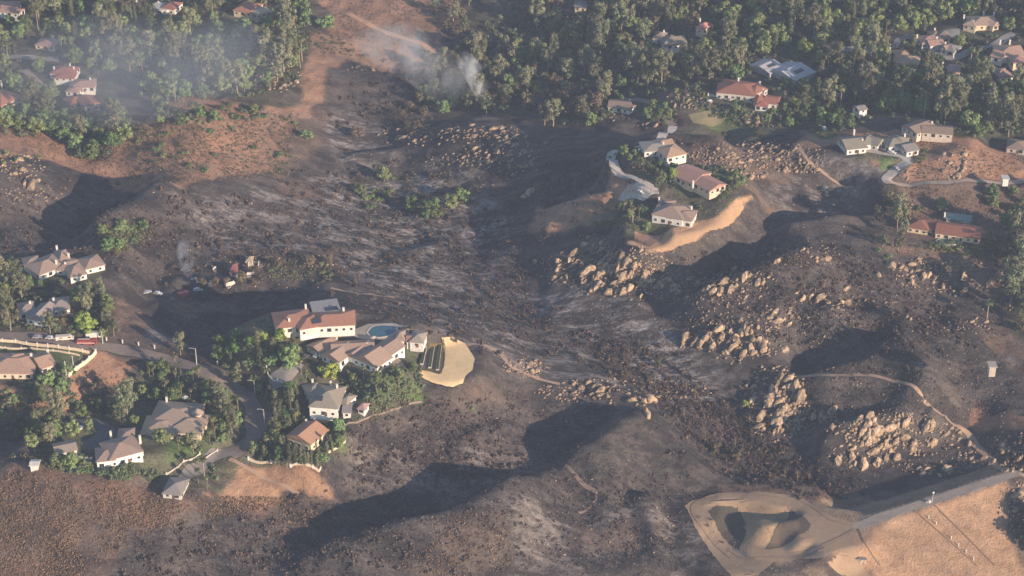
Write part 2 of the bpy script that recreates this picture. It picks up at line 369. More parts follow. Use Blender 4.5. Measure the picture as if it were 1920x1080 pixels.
# unburnt dry grass and bare ground
for s, c, k in [("-60 180 160 245 250 240 330 185 500 150 560 60 600 60 640 110 560 170 560 235 520 330 330 345 200 335 90 300 -60 290", DRY, 1),
             ("-60 880 120 870 360 925 600 935 470 960 330 985 240 1010 200 1100 -60 1100", (0.165, 0.098, 0.070), .95), ("560 60 640 70 700 95 800 110 880 145 740 130 660 120 620 130 600 170 570 225 520 250 480 215 540 190 570 150 565 100", (0.40, 0.23, 0.145), .9), ("480 200 600 190 610 260 560 330 620 380 560 380 500 330", DRY2, .6),
             ("600 -40 860 -40 830 100 800 110 700 95 640 80 600 40", DRY, .9), ("640 70 800 100 880 140 720 130", DIRT, 1),
             ("90 610 360 560 420 545 440 560 300 610 260 640 160 620", DRY2, .8), ("100 690 160 650 260 680 240 730 190 760 110 770 100 720", DRY, .9),
             ("-40 730 70 740 100 760 40 790 -40 780", DRY, .8),
             ("1500 240 1600 270 1480 285 1500 260", DIRT, .8), ("1540 255 1700 245 1920 300 1960 330 1740 345 1700 320 1620 290", DRY, .95), ("1380 345 1700 345 1930 335 1960 360 1860 470 1920 560 1840 560 1780 480 1650 465 1640 400 1720 380 1660 350", DRY2, .8),
             ("1010 395 1110 365 1170 370 1160 400 1060 430 1000 440", (0.36, 0.215, 0.135), .95), ("1150 325 1230 350 1200 362 1150 350", DIRT, .9),
             ("1300 285 1400 270 1480 300 1470 340 1360 340", DRY2, .7), ("420 860 500 870 600 885 620 930 500 935 380 930", DIRT, .95),
             ("820 740 1010 720 990 760 850 760", DRY2, .35), ("500 10 1000 -40 1030 60 880 40 800 100", DRY2, .5),
             ("1340 95 1420 100 1410 120 1340 118", DRY, .9), ("1180 160 1320 150 1340 210 1250 240 1190 215", DRY2, .7),
             ("750 1070 860 970 930 960 960 1060 860 1100", DRY2, .3), ("1080 1000 1240 990 1200 1020 1080 1030", DRY2, .3), ("180 440 330 400 340 440 230 470", DRY2, .35),
             ("1830 790 1960 790 1960 830 1850 800", DRY, .9), ("1860 620 1960 560 1960 720 1880 700", DRY2, .7), ("420 470 640 470 650 520 450 530", DRY2, .45), ("520 960 560 1080 640 1100 560 1000", DRY2, .2)]:
    m = zone(s, 2.5); col = mixc(col, c, m * k * (0.82 + 0.18 * n1)); ashm *= (1 - m)
# shaded woodland floor and garden ground
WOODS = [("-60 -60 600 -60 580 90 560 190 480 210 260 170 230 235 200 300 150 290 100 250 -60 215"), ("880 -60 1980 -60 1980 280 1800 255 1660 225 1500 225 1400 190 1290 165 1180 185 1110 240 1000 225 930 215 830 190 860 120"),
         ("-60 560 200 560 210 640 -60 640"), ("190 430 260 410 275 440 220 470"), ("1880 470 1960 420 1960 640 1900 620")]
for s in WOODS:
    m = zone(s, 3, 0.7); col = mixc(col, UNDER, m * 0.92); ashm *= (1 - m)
GARDEN = ["400 620 520 600 560 610 680 620 830 640 830 690 740 760 660 790 620 800 650 835 600 880 460 868 420 930 340 930 260 890 100 880 60 850 200 720 330 680 420 700", "1180 300 1230 290 1380 330 1390 380 1290 430 1180 440 1150 400 1220 360 1150 300", "1180 195 1240 180 1260 235 1200 235", "1280 175 1520 175 1560 215 1460 250 1280 250", "-60 640 130 655 150 680 120 710 -60 715", "40 480 200 500 190 530 20 530", "1600 300 1690 300 1740 290 1700 270 1640 275"]
for s in GARDEN:
    m = zone(s, 1.6, 0.35); col = mixc(col, (0.105, 0.115, 0.062), m * 0.85); ashm *= (1 - m)
for s in ["300 820 400 815 400 850 320 870", "590 810 640 810 645 835 600 850", "1530 245 1570 250 1560 262 1520 258", "1310 205 1400 215 1400 240 1330 240", "1330 330 1390 320 1400 340 1350 350", "1650 300 1675 290 1670 315 1655 320", "-20 650 170 655 130 690 70 690", "690 725 780 720 790 750 700 760", "370 75 440 80 430 95 370 90", "1480 85 1520 95 1500 110 1480 105"]:
    m = zone(s, 1.2, 0.3); col = mixc(col, LAWN, m); ashm *= (1 - m)
# sandy tracks and pads about the dam
for s, c in [("1500 975 1540 962 1600 975 1640 1000 1620 1060 1700 1100 1540 1100 1450 1060", SAND), ("1395 945 1460 945 1490 975 1430 1030 1400 1030", (0.36, 0.25, 0.155)), ("1180 455 1215 470 1310 455 1380 400 1410 370 1390 372 1330 410 1250 435", (.56, .34, .19)), ("1340 905 1460 915 1560 930 1640 935 1600 975 1480 945 1350 925", DRY2)]:
    m = zone(s, 1.2, 0.25); col = mixc(col, c, m); ashm *= (1 - m)
col = mixc(col, (0.30, 0.20, 0.14), smooth(-30, -26, -np.abs(t_ + 12) * 1.0) * 0)     # reserve
m = damface * smooth(-1, 1, t_ + 2.6); col = mixc(col, (0.37, 0.23, 0.14), m); ashm *= 1 - m
m = damface * smooth(3.2, 2.4, np.abs(t_)) * smooth(-4, 0, s_); col = mixc(col, (0.36, 0.29, 0.23), m)
m = damface * smooth(-3.0, -4.2, t_) ; col = mixc(col, (0.25, 0.18, 0.12), m); ashm *= 1 - m
mm = smooth(1.0, 0.8, mr); col = mixc(col, (0.30, 0.20, 0.12), mm)
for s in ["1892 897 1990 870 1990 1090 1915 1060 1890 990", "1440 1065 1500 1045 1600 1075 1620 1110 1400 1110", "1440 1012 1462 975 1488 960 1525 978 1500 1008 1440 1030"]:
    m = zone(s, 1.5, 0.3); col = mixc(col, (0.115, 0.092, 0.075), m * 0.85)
col *= (1 + 0.16 * n2)[..., None]

def npmesh(name, verts, faces, smooth_=False):
    """faces: int array (n, 3|4)"""
    me = bpy.data.meshes.new(name); n, k = faces.shape
    me.vertices.add(len(verts)); me.vertices.foreach_set("co", np.asarray(verts, np.float32).ravel())
    me.loops.add(n * k); me.loops.foreach_set("vertex_index", faces.astype(np.int32).ravel())
    me.polygons.add(n); me.polygons.foreach_set("loop_start", np.arange(0, n * k, k, dtype=np.int32))
    me.polygons.foreach_set("loop_total", np.full(n, k, np.int32))
    if smooth_: me.polygons.foreach_set("use_smooth", np.ones(n, bool))
    me.update(calc_edges=True); return me
ny_, nx_ = X.shape
ii = np.arange(ny_ * nx_).reshape(ny_, nx_)
F = np.stack([ii[:-1, :-1], ii[:-1, 1:], ii[1:, 1:], ii[1:, :-1]], -1).reshape(-1, 4)
terr = npmesh("ground", np.stack([X, Y, Z], -1).reshape(-1, 3), F, True)
ca = terr.color_attributes.new("cover", 'FLOAT_COLOR', 'POINT')
ca.data.foreach_set("color", np.concatenate([col, ashm[..., None]], -1).reshape(-1).astype(np.float32))
ground = bpy.data.objects.new("ground", terr); SC.collection.objects.link(ground); ground["kind"] = "structure"

# ------------------------------------------------------------------ materials
def nodemat(name):
    m = bpy.data.materials.new(name); m.use_nodes = True; nt = m.node_tree
    return m, nt, nt.nodes["Principled BSDF"]
def nd(nt, t, **k):
    n = nt.nodes.new(t)
    for a, b in k.items(): setattr(n, a, b)
    return n
gm, nt, bs = nodemat("burnt_ground"); L = nt.links.new
at = nd(nt, "ShaderNodeVertexColor", layer_name="cover")
geo = nd(nt, "ShaderNodeNewGeometry")
def tex(nt, scale, detail, vec, rough=0.6, sc=(1, 1, 1), rot=0.0):
    mp = nd(nt, "ShaderNodeMapping"); mp.inputs["Scale"].default_value = sc; mp.inputs["Rotation"].default_value = (0, 0, rot)
    nt.links.new(vec, mp.inputs[0])
    t = nd(nt, "ShaderNodeTexNoise"); t.inputs["Scale"].default_value = scale; t.inputs["Detail"].default_value = detail; t.inputs["Roughness"].default_value = rough
    nt.links.new(mp.outputs[0], t.inputs[0]); return t.outputs["Fac"]
def ramp(nt, fac, stops):
    r = nd(nt, "ShaderNodeValToRGB"); cr = r.color_ramp
    while len(cr.elements) < len(stops): cr.elements.new(0.5)
    for e, (p, c) in zip(cr.elements, stops): e.position = p; e.color = (c, c, c, 1) if not isinstance(c, tuple) else c + (1,)
    nt.links.new(fac, r.inputs[0]); return r.outputs[0]
def mth(nt, op, a, b=None, c=None):
    n = nd(nt, "ShaderNodeMath", operation=op)
    for i, v in enumerate((a, b, c)):
        if v is None: continue
        if isinstance(v, (int, float)): n.inputs[i].default_value = v
        else: nt.links.new(v, n.inputs[i])
    return n.outputs[0]
def cmix(nt, fac, a, b, mode='MIX'):
    n = nd(nt, "ShaderNodeMix", data_type='RGBA', blend_type=mode)
    for s, v in ((n.inputs[0], fac), (n.inputs[6], a), (n.inputs[7], b)):
        if isinstance(v, (int, float)): s.default_value = v
        elif isinstance(v, tuple): s.default_value = v + (1,)
        else: nt.links.new(v, s)
    return n.outputs[2]
P_ = geo.outputs["Position"]
streak = tex(nt, 0.085, 10, P_, 0.78, (0.40, 1.25, 0.4), 0.28)
fine = tex(nt, 0.9, 5, P_, 0.7)
blot = tex(nt, 0.16, 6, P_, 0.65)
fm = ramp(nt, fine, [(0.28, 0.50), (0.72, 1.55)])
bm_ = ramp(nt, blot, [(0.3, 0.72), (0.7, 1.30)])
fm2 = ramp(nt, fine, [(0.25, 0.86), (0.75, 1.16)]); lum0 = nd(nt, 'ShaderNodeRGBToBW'); L(at.outputs['Color'], lum0.inputs[0]); brt = ramp(nt, lum0.outputs[0], [(0.12, 0.0), (0.24, 1.0)])
c1 = cmix(nt, 1.0, at.outputs["Color"], cmix(nt, brt, fm, fm2), 'MULTIPLY'); c1 = cmix(nt, 1.0, c1, bm_, 'MULTIPLY')
ashf = ramp(nt, streak, [(0.47, 0.0), (0.54, 1.0)])
brk = ramp(nt, tex(nt, 0.42, 6, P_, 0.75, (0.55, 1.2, 0.5), 0.25), [(0.40, 0.12), (0.60, 1.0)])
ash2 = mth(nt, 'MULTIPLY', mth(nt, 'MULTIPLY', ashf, brk), mth(nt, 'MULTIPLY_ADD', at.outputs["Alpha"], 1.0, 0.12))
brn = ramp(nt, tex(nt, 0.10, 7, P_, 0.72, (0.6, 1.15, 0.5), 0.2), [(0.47, 0.0), (0.58, 0.75)])
lum1 = nd(nt, "ShaderNodeRGBToBW"); L(at.outputs["Color"], lum1.inputs[0]); isb1 = ramp(nt, lum1.outputs[0], [(0.10, 1.0), (0.17, 0.0)])
c1 = cmix(nt, mth(nt, 'MULTIPLY', brn, isb1), c1, cmix(nt, 1.0, (0.110, 0.088, 0.076), fm, 'MULTIPLY'))
c2 = cmix(nt, ash2, c1, ASH)
char = ramp(nt, tex(nt, 0.07, 7, P_, 0.7, (0.5, 1.1, 0.4), 0.2), [(0.50, 0.0), (0.60, 0.7)])
lum = nd(nt, "ShaderNodeRGBToBW"); L(at.outputs["Color"], lum.inputs[0])
isb = ramp(nt, lum.outputs[0], [(0.10, 1.0), (0.17, 0.0)])
c3 = cmix(nt, mth(nt, 'MULTIPLY', char, isb), c2, (0.028, 0.025, 0.027))
sp = ramp(nt, tex(nt, 2.2, 3, P_, 0.8), [(0.60, 0.0), (0.68, 0.55)])
c3 = cmix(nt, mth(nt, 'MULTIPLY', sp, isb), c3, (0.22, 0.185, 0.165))
L(c3, bs.inputs["Base Color"]); bs.inputs["Roughness"].default_value = 0.95; bs.inputs["Specular IOR Level"].default_value = 0.15
bp = nd(nt, "ShaderNodeBump"); bp.inputs["Strength"].default_value = 0.8; bp.inputs["Distance"].default_value = 0.9
L(mth(nt, 'ADD', fine, blot), bp.inputs["Height"]); L(bp.outputs[0], bs.inputs["Normal"])
terr.materials.append(gm)
# ------------------------------------------------------------------ shared helpers for things
col_ = SC.collection
R = random.Random(7)
def simple(name, c, rough=0.8, nz=0.18, ns=1.5, metal=0.0, spec=0.3, vary=0.0):
    m, nt, bs = nodemat(name)
    tc = nd(nt, "ShaderNodeTexCoord"); f = tex(nt, ns, 4, tc.outputs["Object"], 0.65)
    v = ramp(nt, f, [(0.25, 1 - nz), (0.75, 1 + nz)])
    o = cmix(nt, 1.0, tuple(c), v, 'MULTIPLY')
    if vary:
        oi = nd(nt, "ShaderNodeObjectInfo"); hs = nd(nt, "ShaderNodeHueSaturation")
        nt.links.new(mth(nt, 'MULTIPLY_ADD', oi.outputs["Random"], vary * 0.16, 0.5 - vary * 0.08), hs.inputs["Hue"])
        r2 = mth(nt, 'FRACT', mth(nt, 'MULTIPLY', oi.outputs["Random"], 7.31))
        nt.links.new(mth(nt, 'MULTIPLY_ADD', r2, vary, 1 - vary / 2), hs.inputs["Value"])
        nt.links.new(o, hs.inputs["Color"]); o = hs.outputs[0]
    nt.links.new(o, bs.inputs["Base Color"]); bs.inputs["Roughness"].default_value = rough; bs.inputs["Metallic"].default_value = metal
    bs.inputs["Specular IOR Level"].default_value = spec
    return m
def roofmat(name, c):
    m, nt, bs = nodemat(name); tc = nd(nt, "ShaderNodeTexCoord")
    f = tex(nt, 1.1, 6, tc.outputs["Object"], 0.75); w = nd(nt, "ShaderNodeTexWave"); w.inputs["Scale"].default_value = 1.7; w.inputs["Distortion"].default_value = 1.5
    w.bands_direction = 'Z'; nt.links.new(tc.outputs["Object"], w.inputs[0])
    v = ramp(nt, f, [(0.25, 0.72), (0.75, 1.28)]); v2 = ramp(nt, w.outputs["Fac"], [(0.0, 0.85), (1.0, 1.1)])
    o = cmix(nt, 1.0, cmix(nt, 1.0, tuple(c), v, 'MULTIPLY'), v2, 'MULTIPLY')
    nt.links.new(o, bs.inputs["Base Color"]); bs.inputs["Roughness"].default_value = 0.85
    bp = nd(nt, "ShaderNodeBump"); bp.inputs["Strength"].default_value = 0.4; bp.inputs["Distance"].default_value = 0.1
    nt.links.new(w.outputs["Fac"], bp.inputs["Height"]); nt.links.new(bp.outputs[0], bs.inputs["Normal"])
    return m
M = {}
def mat(c, rough=0.8, **k):
    key = (tuple(round(x, 3) for x in c), rough, tuple(sorted(k.items())))
    if key not in M: M[key] = simple("paint", c, rough, **k)
    return M[key]
def rmat(c):
    key = ('r', c)
    if key not in M: M[key] = roofmat("roof_tiles", c)
    return M[key]
WHITE = (0.70, 0.66, 0.60); CREAM = (0.66, 0.54, 0.38); YEL = (0.74, 0.60, 0.33); DGL = (0.035, 0.042, 0.05)
GLASS = simple("window_glass", DGL, 0.12, 0.05, spec=0.6)
RED = (0.33, 0.14, 0.09); TAN = (0.38, 0.27, 0.20); BRN = (0.29, 0.205, 0.155); GRY = (0.26, 0.235, 0.21); PINK = (0.44, 0.26, 0.20)
def link(name, me, m=None, parent=None):
    o = bpy.data.objects.new(name, me); col_.objects.link(o)
    if m is not None and not me.materials: me.materials.append(m)
    if parent is not None: o.parent = parent
    return o
def tag(o, label, category, group=None):
    o["label"] = label; o["category"] = category
    if group: o["group"] = group
    return o
def empty(name, loc, rz=0.0, s=1.0):
    o = bpy.data.objects.new(name, None); col_.objects.link(o); o.location = loc; o.rotation_euler = (0, 0, rz); o.scale = (s, s, s)
    o.empty_display_size = 0.5
    return o
class MB:
    def __init__(s): s.v = []; s.f = []
    def add(s, vs, fs):
        b = len(s.v); s.v += [tuple(v) for v in vs]; s.f += [tuple(i + b for i in f) for f in fs]; return s
    def box(s, c, d, rz=0.0, taper=1.0):
        x, y, z = c; a, b, h = d[0] / 2, d[1] / 2, d[2] / 2; co, si = math.cos(rz), math.sin(rz); vs = []
        for k, t in ((-h, 1.0), (h, taper)):
            for i, j in ((-a, -b), (a, -b), (a, b), (-a, b)):
                i *= t; j *= t; vs.append((x + i * co - j * si, y + i * si + j * co, z + k))
        return s.add(vs, [(0, 3, 2, 1), (4, 5, 6, 7), (0, 1, 5, 4), (1, 2, 6, 5), (2, 3, 7, 6), (3, 0, 4, 7)])
    def tube(s, p, q, r1, r2=None, n=7):
        p = Vector(p); q = Vector(q); r2 = r1 if r2 is None else r2; a = (q - p).normalized()
        u = a.orthogonal().normalized(); w = a.cross(u); vs = []
        for c, r in ((p, r1), (q, r2)):
            for k in range(n):
                t = 2 * math.pi * k / n; vs.append(c + u * r * math.cos(t) + w * r * math.sin(t))
        fs = [(k, (k + 1) % n, n + (k + 1) % n, n + k) for k in range(n)] + [tuple(range(n))[::-1], tuple(range(n, 2 * n))]
        return s.add(vs, fs)
    def prism(s, poly, z0, z1):
        n = len(poly); return s.add([(x, y, z0) for x, y in poly] + [(x, y, z1) for x, y in poly],
            [(k, (k + 1) % n, n + (k + 1) % n, n + k) for k in range(n)] + [tuple(range(n))[::-1], tuple(range(n, 2 * n))])
    def mesh(s, name):
        me = bpy.data.meshes.new(name); me.from_pydata(s.v, [], s.f); me.update(); return me
    def build(s, name, m, parent=None): return link(name, s.mesh(name), m, parent)

def ground_mat(name, c, nz=0.2):
    m, nt, bs = nodemat(name); g_ = nd(nt, "ShaderNodeNewGeometry")
    f = tex(nt, 0.5, 6, g_.outputs["Position"], 0.7); f2 = tex(nt, 0.07, 4, g_.outputs["Position"], 0.6)
    v = ramp(nt, f, [(0.25, 1 - nz), (0.75, 1 + nz)]); v2 = ramp(nt, f2, [(0.3, 0.88), (0.7, 1.12)])
    nt.links.new(cmix(nt, 1.0, cmix(nt, 1.0, tuple(c), v, 'MULTIPLY'), v2, 'MULTIPLY'), bs.inputs["Base Color"]); bs.inputs["Roughness"].default_value = 0.95
    bs.inputs["Specular IOR Level"].default_value = 0.15
    return m
GM = {}
for k_, (name, label, A_, width, c) in enumerate(ROADS):
    n = len(A_); T = np.gradient(A_, axis=0); T /= np.linalg.norm(T, axis=1)[:, None] + 1e-9; N_ = np.c_[-T[:, 1], T[:, 0]]
    m_ = max(3, int(width / 1.0) + 1); us = np.linspace(-0.5, 0.5, m_)
    wv = width * (1 + 0.10 * np.sin(np.arange(n) * 0.37 + k_) + (0.05 if name in ("trail", "firebreak", "dirt_road") else 0.02) * np.sin(np.arange(n) * 1.1 + 2 * k_))
    if name == "cul_de_sac": wv = width * np.sqrt(np.clip(1 - ((np.arange(n) - n / 2 + .5) / (n / 2)) ** 2, 0.08, 1))
    V_ = A_[:, None, :] + N_[:, None, :] * (us[None, :, None] * wv[:, None, None])
    z = hgt(V_[..., 0], V_[..., 1]) + (0.10 if name != 'wheel_track' else 0.2) + 0.012 * (k_ % 7); verts = np.concatenate([V_, z[..., None]], -1).reshape(-1, 3)
    q = np.arange(n * m_).reshape(n, m_); Fq = np.stack([q[:-1, :-1], q[1:, :-1], q[1:, 1:], q[:-1, 1:]], -1).reshape(-1, 4)[:, ::-1]
    if c not in GM: GM[c] = ground_mat("track_surface", c)
    o = link(name, npmesh(name, verts, Fq, True), GM[c]); o["kind"] = "structure"

from mathutils.geometry import delaunay_2d_cdt
def sheet(name, pts, c, lift=0.1, step=1.2, kind="structure", flat=None, jag=0.0, m=None, seed=1):
    P = wpoly(pts) if isinstance(pts, str) else np.array(pts); r = random.Random(seed); E = []
    n = len(P)
    for i in range(n):
        a, b = P[i], P[(i + 1) % n]; k = max(1, int(np.linalg.norm(b - a) / step)); nn = np.array([-(b - a)[1], (b - a)[0]]) / (np.linalg.norm(b - a) + 1e-9)
        for j in range(k): E.append(a + (b - a) * j / k + (nn * r.uniform(-jag, jag) if j else 0))
    E = np.array(E); x0, y0 = E.min(0); x1, y1 = E.max(0)
    gx_, gy_ = np.meshgrid(np.arange(x0, x1, step), np.arange(y0, y1, step)); gx_ = gx_.ravel(); gy_ = gy_.ravel()
    ins = sdist(E, gx_, gy_) < -step * 0.5; pts_ = [Vector(e) for e in E] + [Vector((a, b)) for a, b in zip(gx_[ins], gy_[ins])]
    vs, es, fs, *_ = delaunay_2d_cdt(pts_, [], [list(range(len(E)))], 1, 1e-4)
    V2 = np.array([(v.x, v.y) for v in vs]); z = hgt(V2[:, 0], V2[:, 1]) + lift if flat is None else np.full(len(V2), flat)
    mb = MB(); mb.v = [tuple(a) + (float(b),) for a, b in zip(V2, z)]; mb.f = [tuple(f) if len(f) == 3 else tuple(f) for f in fs]
    me = mb.mesh(name)
    # all faces up
    for p in me.polygons:
        if p.normal.z < 0: p.flip()
    if c is not None and c not in GM: GM[c] = ground_mat(name + "_surface", c, 0.12)
    o = link(name, me, m or GM[c])
    if kind: o["kind"] = kind
    return o
sheet("sand_patch", "828 634 848 632 872 644 884 662 890 672 886 694 874 704 868 720 850 727 836 725 812 718 786 704 788 694 802 696 824 702 832 690 835 665", (0.84, 0.60, 0.32), 0.12, jag=0.15)
sheet("retaining_bank", "1186 449 1216 475 1245 473 1306 454 1312 442 1345 431 1388 403 1395 388 1380 374 1366 391 1345 406 1310 422 1285 434 1257 445 1243 443 1216 464", (0.45, 0.285, 0.17), 0.12, jag=0.3)
sheet("parking_apron", "1158 374 1166 362 1196 343 1232 352 1236 364 1204 378", CONC, 0.2, jag=0)
sheet("sport_court", "1189 450 1190 434 1243 440 1216 462", (0.40, 0.235, 0.17), 0.16, jag=0)
sheet("dirt_pad", "1284 948 1300 938 1345 925 1420 922 1500 931 1535 955 1560 970 1597 980 1606 990 1600 1012 1612 1050 1640 1095 1600 1085 1560 1066 1500 1048 1450 1055 1425 1075 1420 1100 1380 1100 1352 1060 1322 1020 1304 990", (0.36, 0.25, 0.163), 0.10, jag=0.3)
sheet("basin_painted_shade", "1328 958 1345 948 1384 952 1396 975 1398 1005 1384 1032 1366 1020 1345 990", (0.10, 0.085, 0.062), 0.16, jag=0.5)  # dark colour paints in the shade of the basin left of the mound
sheet("mound_grass", "1382 946 1430 940 1468 945 1482 957 1455 990 1432 1030 1400 1034 1386 1032 1400 1005 1398 972", (0.36, 0.25, 0.155), 0.2, jag=0.4)
sheet("mound_scrub", "1434 1031 1456 990 1482 955 1502 965 1521 984 1516 996 1490 1010 1462 1028", (0.13, 0.10, 0.075), 0.24, jag=0.4)
sheet("pool_deck", "655 622 690 608 735 606 770 612 765 628 745 636 700 638 668 634", (0.42, 0.36, 0.30), 0.12, jag=0)
sheet("terrace_lawn", "806 645 832 643 834 664 826 700 788 692", (0.20, 0.14, 0.07), 0.14, jag=0)
sheet("terrace_path", "790 652 800 650 798 690 790 688", (0.34, 0.30, 0.27), 0.18, jag=0)
sheet("paved_yard", "705 680 735 664 752 676 745 688 715 688", (0.33, 0.27, 0.22), 0.15, jag=0)
sheet("practice_green", "1290 215 1330 208 1360 224 1335 238 1300 232", (0.22, 0.19, 0.11), 0.12, jag=0.2)
sheet("dry_pasture", "1575 252 1700 246 1800 262 1920 305 1930 335 1800 340 1700 335 1790 320 1740 290 1640 270", (0.42, 0.24, 0.15), 0.0, 3.0, jag=0.6) if 0 else None
# ------------------------------------------------------------------ buildings
LAND = []      # landmarks: (phrase, px, py, half width)
BLD = []       # footprints in the photo, so that trees do not grow through roofs: (x0, y0, x1, y1)
FOOT = []      # world circles
def padz(px, py):
    return min(PADS, key=lambda p: (p[0] - px) ** 2 + (2 * (p[1] - py)) ** 2)[2]
def roof_solid(mb, cx, cy, L, W_, rz, z, rh, kind, ov=0.55):
    a = L / 2 + ov; b = W_ / 2 + ov; th = 0.28
    co, si = math.cos(rz), math.sin(rz)
    def T(x, y, zz): return (cx + x * co - y * si, cy + x * si + y * co, zz)
    hip = {'hip': min(b * 0.95, a * 0.97), 'gable': 0.0, 'flat': 0.0, 'pyr': a * 0.98}[kind]
    if kind == 'flat':
        mb.box((cx, cy, z + 0.15), (2 * a, 2 * b, 0.3), rz); return
    e = a - hip; z0 = z - 0.05
    vs = [T(-a, -b, z0), T(a, -b, z0), T(a, b, z0), T(-a, b, z0), T(-a, -b, z0 + th), T(a, -b, z0 + th), T(a, b, z0 + th), T(-a, b, z0 + th), T(-e, 0, z0 + th + rh), T(e, 0, z0 + th + rh)]
    mb.add(vs, [(0, 3, 2, 1), (0, 1, 5, 4), (1, 2, 6, 5), (2, 3, 7, 6), (3, 0, 4, 7), (4, 5, 9, 8), (6, 7, 8, 9), (5, 6, 9), (7, 4, 8)])
def house(name, label, cat_, wings, wall, roof, chim=(), short=None, garage=None, windows=True, solar=(), frames=False, cols=None, group=None):
    """wings: (x1, y1, x2, y2, width, wall height, roof kind, roof rise[, roof colour]) - ends of the ridge as seen in the photo"""
    w0 = wings[0]; mx_ = (w0[0] + w0[2]) / 2; my_ = (w0[1] + w0[3]) / 2; z0 = padz(mx_, my_ + 8)
    ws = []
    for w in wings:
        x1, y1, x2, y2, W_, h, kind, rh = w[:8]; W_ *= 1.32; rh *= 1.05; h = 2.5 + (h - 2.6) * 0.7 if h >= 3 else h * 0.82; zt = z0 + h + rh
        p = Vector(unproj(x1, y1, zt)[:2]); q = Vector(unproj(x2, y2, zt)[:2]); d = q - p; L = max(d.length, 3.0)
        if abs(d.x) < 1e-6 and abs(d.y) < 1e-6: d = Vector((1, 0))
        c = (p + q) / 2; ws.append((c.x, c.y, L, W_, math.atan2(d.y, d.x), h, kind, rh, w[8] if len(w) > 8 else roof))
    base = empty(name, (ws[0][0], ws[0][1], z0)); inv = Vector((ws[0][0], ws[0][1], z0))
    tag(base, label, cat_, group)
    mw = MB(); roofs = {}; k = 0
    def inside(x, y, skip):
        for i, (cx, cy, L, W_, rz, *_r) in enumerate(ws):
            if i == skip: continue
            dx, dy = x - cx, y - cy; u = dx * math.cos(rz) + dy * math.sin(rz); v = -dx * math.sin(rz) + dy * math.cos(rz)
            if abs(u) < L / 2 + 0.2 and abs(v) < W_ / 2 + 0.2: return True
        return False
    for i, (cx, cy, L, W_, rz, h, kind, rh, rc) in enumerate(ws):
        e = 0.01 * i; X_, Y_ = cx - inv.x, cy - inv.y
        mw.box((X_, Y_, h / 2 - 1.2 - e), (L - e, W_ - e, h + 2.4 + e * 2), rz)
        co, si = math.cos(rz), math.sin(rz)
        if kind == 'gable':
            for s in (-1, 1):
                a = s * (L / 2 - 0.02); mw.add([(X_ + a * co - b * si, Y_ + a * si + b * co, zz) for a, b, zz in ((a, -W_ / 2, h - .02), (a, W_ / 2, h - .02), (a, 0, h + rh - 0.05), (a - s * .3, -W_ / 2, h - .02), (a - s * .3, W_ / 2, h - .02), (a - s * .3, 0, h + rh - 0.05))], [(0, 1, 2), (5, 4, 3), (0, 2, 5, 3), (1, 4, 5, 2), (0, 3, 4, 1)])
        roofs.setdefault(rc, MB()); roof_solid(roofs[rc], X_, Y_, L, W_, rz, h + e, rh, kind)
        if windows:
            for (nx_, ny2, half, span, ang) in ((0, -1, W_ / 2, L, rz), (0, 1, W_ / 2, L, rz), (-1, 0, L / 2, W_, rz + math.pi / 2), (1, 0, L / 2, W_, rz + math.pi / 2)):
                wx, wy = nx_ * co - ny2 * si, nx_ * si + ny2 * co
                if wy > 0.35: continue
                n = max(1, int(span / 3.4)); rows = [1.5] if h < 4.6 else [1.5, 4.4]
                for r_ in rows:
                    for q in range(n):
                        t = (q + 0.5) / n * span - span / 2
                        ax, ay = (co, si) if nx_ == 0 else (-si, co)
                        px_, py_ = X_ + wx * half + ax * t, Y_ + wy * half + ay * t
                        if inside(px_ + inv.x + wx * .3, py_ + inv.y + wy * .3, i): continue
                        k += 1
                        big = (k % 4 == 2); ww, hh = (2.0, 1.9) if big else (1.2, 1.2)
                        if frames:
                            f = MB().box((px_ + wx * 0.03, py_ + wy * 0.03, r_), (ww + .28, 0.16, hh + .28), ang).build("window", mat(WHITE), base)
                            MB().box((px_ + wx * 0.10, py_ + wy * 0.10, r_), (ww, 0.10, hh), ang).build("pane", GLASS, f)
                        else:
                            MB().box((px_ + wx * 0.03, py_ + wy * 0.03, r_), (ww, 0.12, hh), ang).build("window", GLASS, base)
                if i == 0 and nx_ == 0 and span > 6:
                    px_, py_ = X_ + wx * half + co * span * 0.08, Y_ + wy * half + si * span * 0.08
                    d_ = MB().box((px_ + wx * .05, py_ + wy * .05, 1.05), (1.1, 0.22, 2.1), ang).build("door", mat((0.16, 0.09, 0.05)), base)
                    if frames: MB().box((px_ + wx * .19 + co * .4, py_ + wy * .19 + si * .4, 1.0), (0.12, 0.08, 0.12), ang).build("handle", mat((.6, .5, .3), .3, metal=.8), d_)
    mw.build("wall", mat(wall, .85, nz=.3, ns=.9), base)
    rfo = None
    for rc, mb in roofs.items():
        o = mb.build("roof", rmat(rc), base); rfo = rfo or o
    for (cx, cy) in chim:
        best = min(ws, key=lambda w: (proj(w[0], w[1], z0 + w[5])[0] - cx) ** 2 + (proj(w[0], w[1], z0 + w[5])[1] - cy) ** 2)
        top = best[5] + best[7] + 0.55; g = unproj(cx, cy - 3, z0 + top)
        c_ = MB().box((g[0] - inv.x, g[1] - inv.y, top / 2 + 0.8), (0.85, 0.75, top - 1.6)).box((g[0] - inv.x, g[1] - inv.y, top + 0.1), (1.05, 0.95, 0.18)).build("chimney", mat(WHITE), rfo)
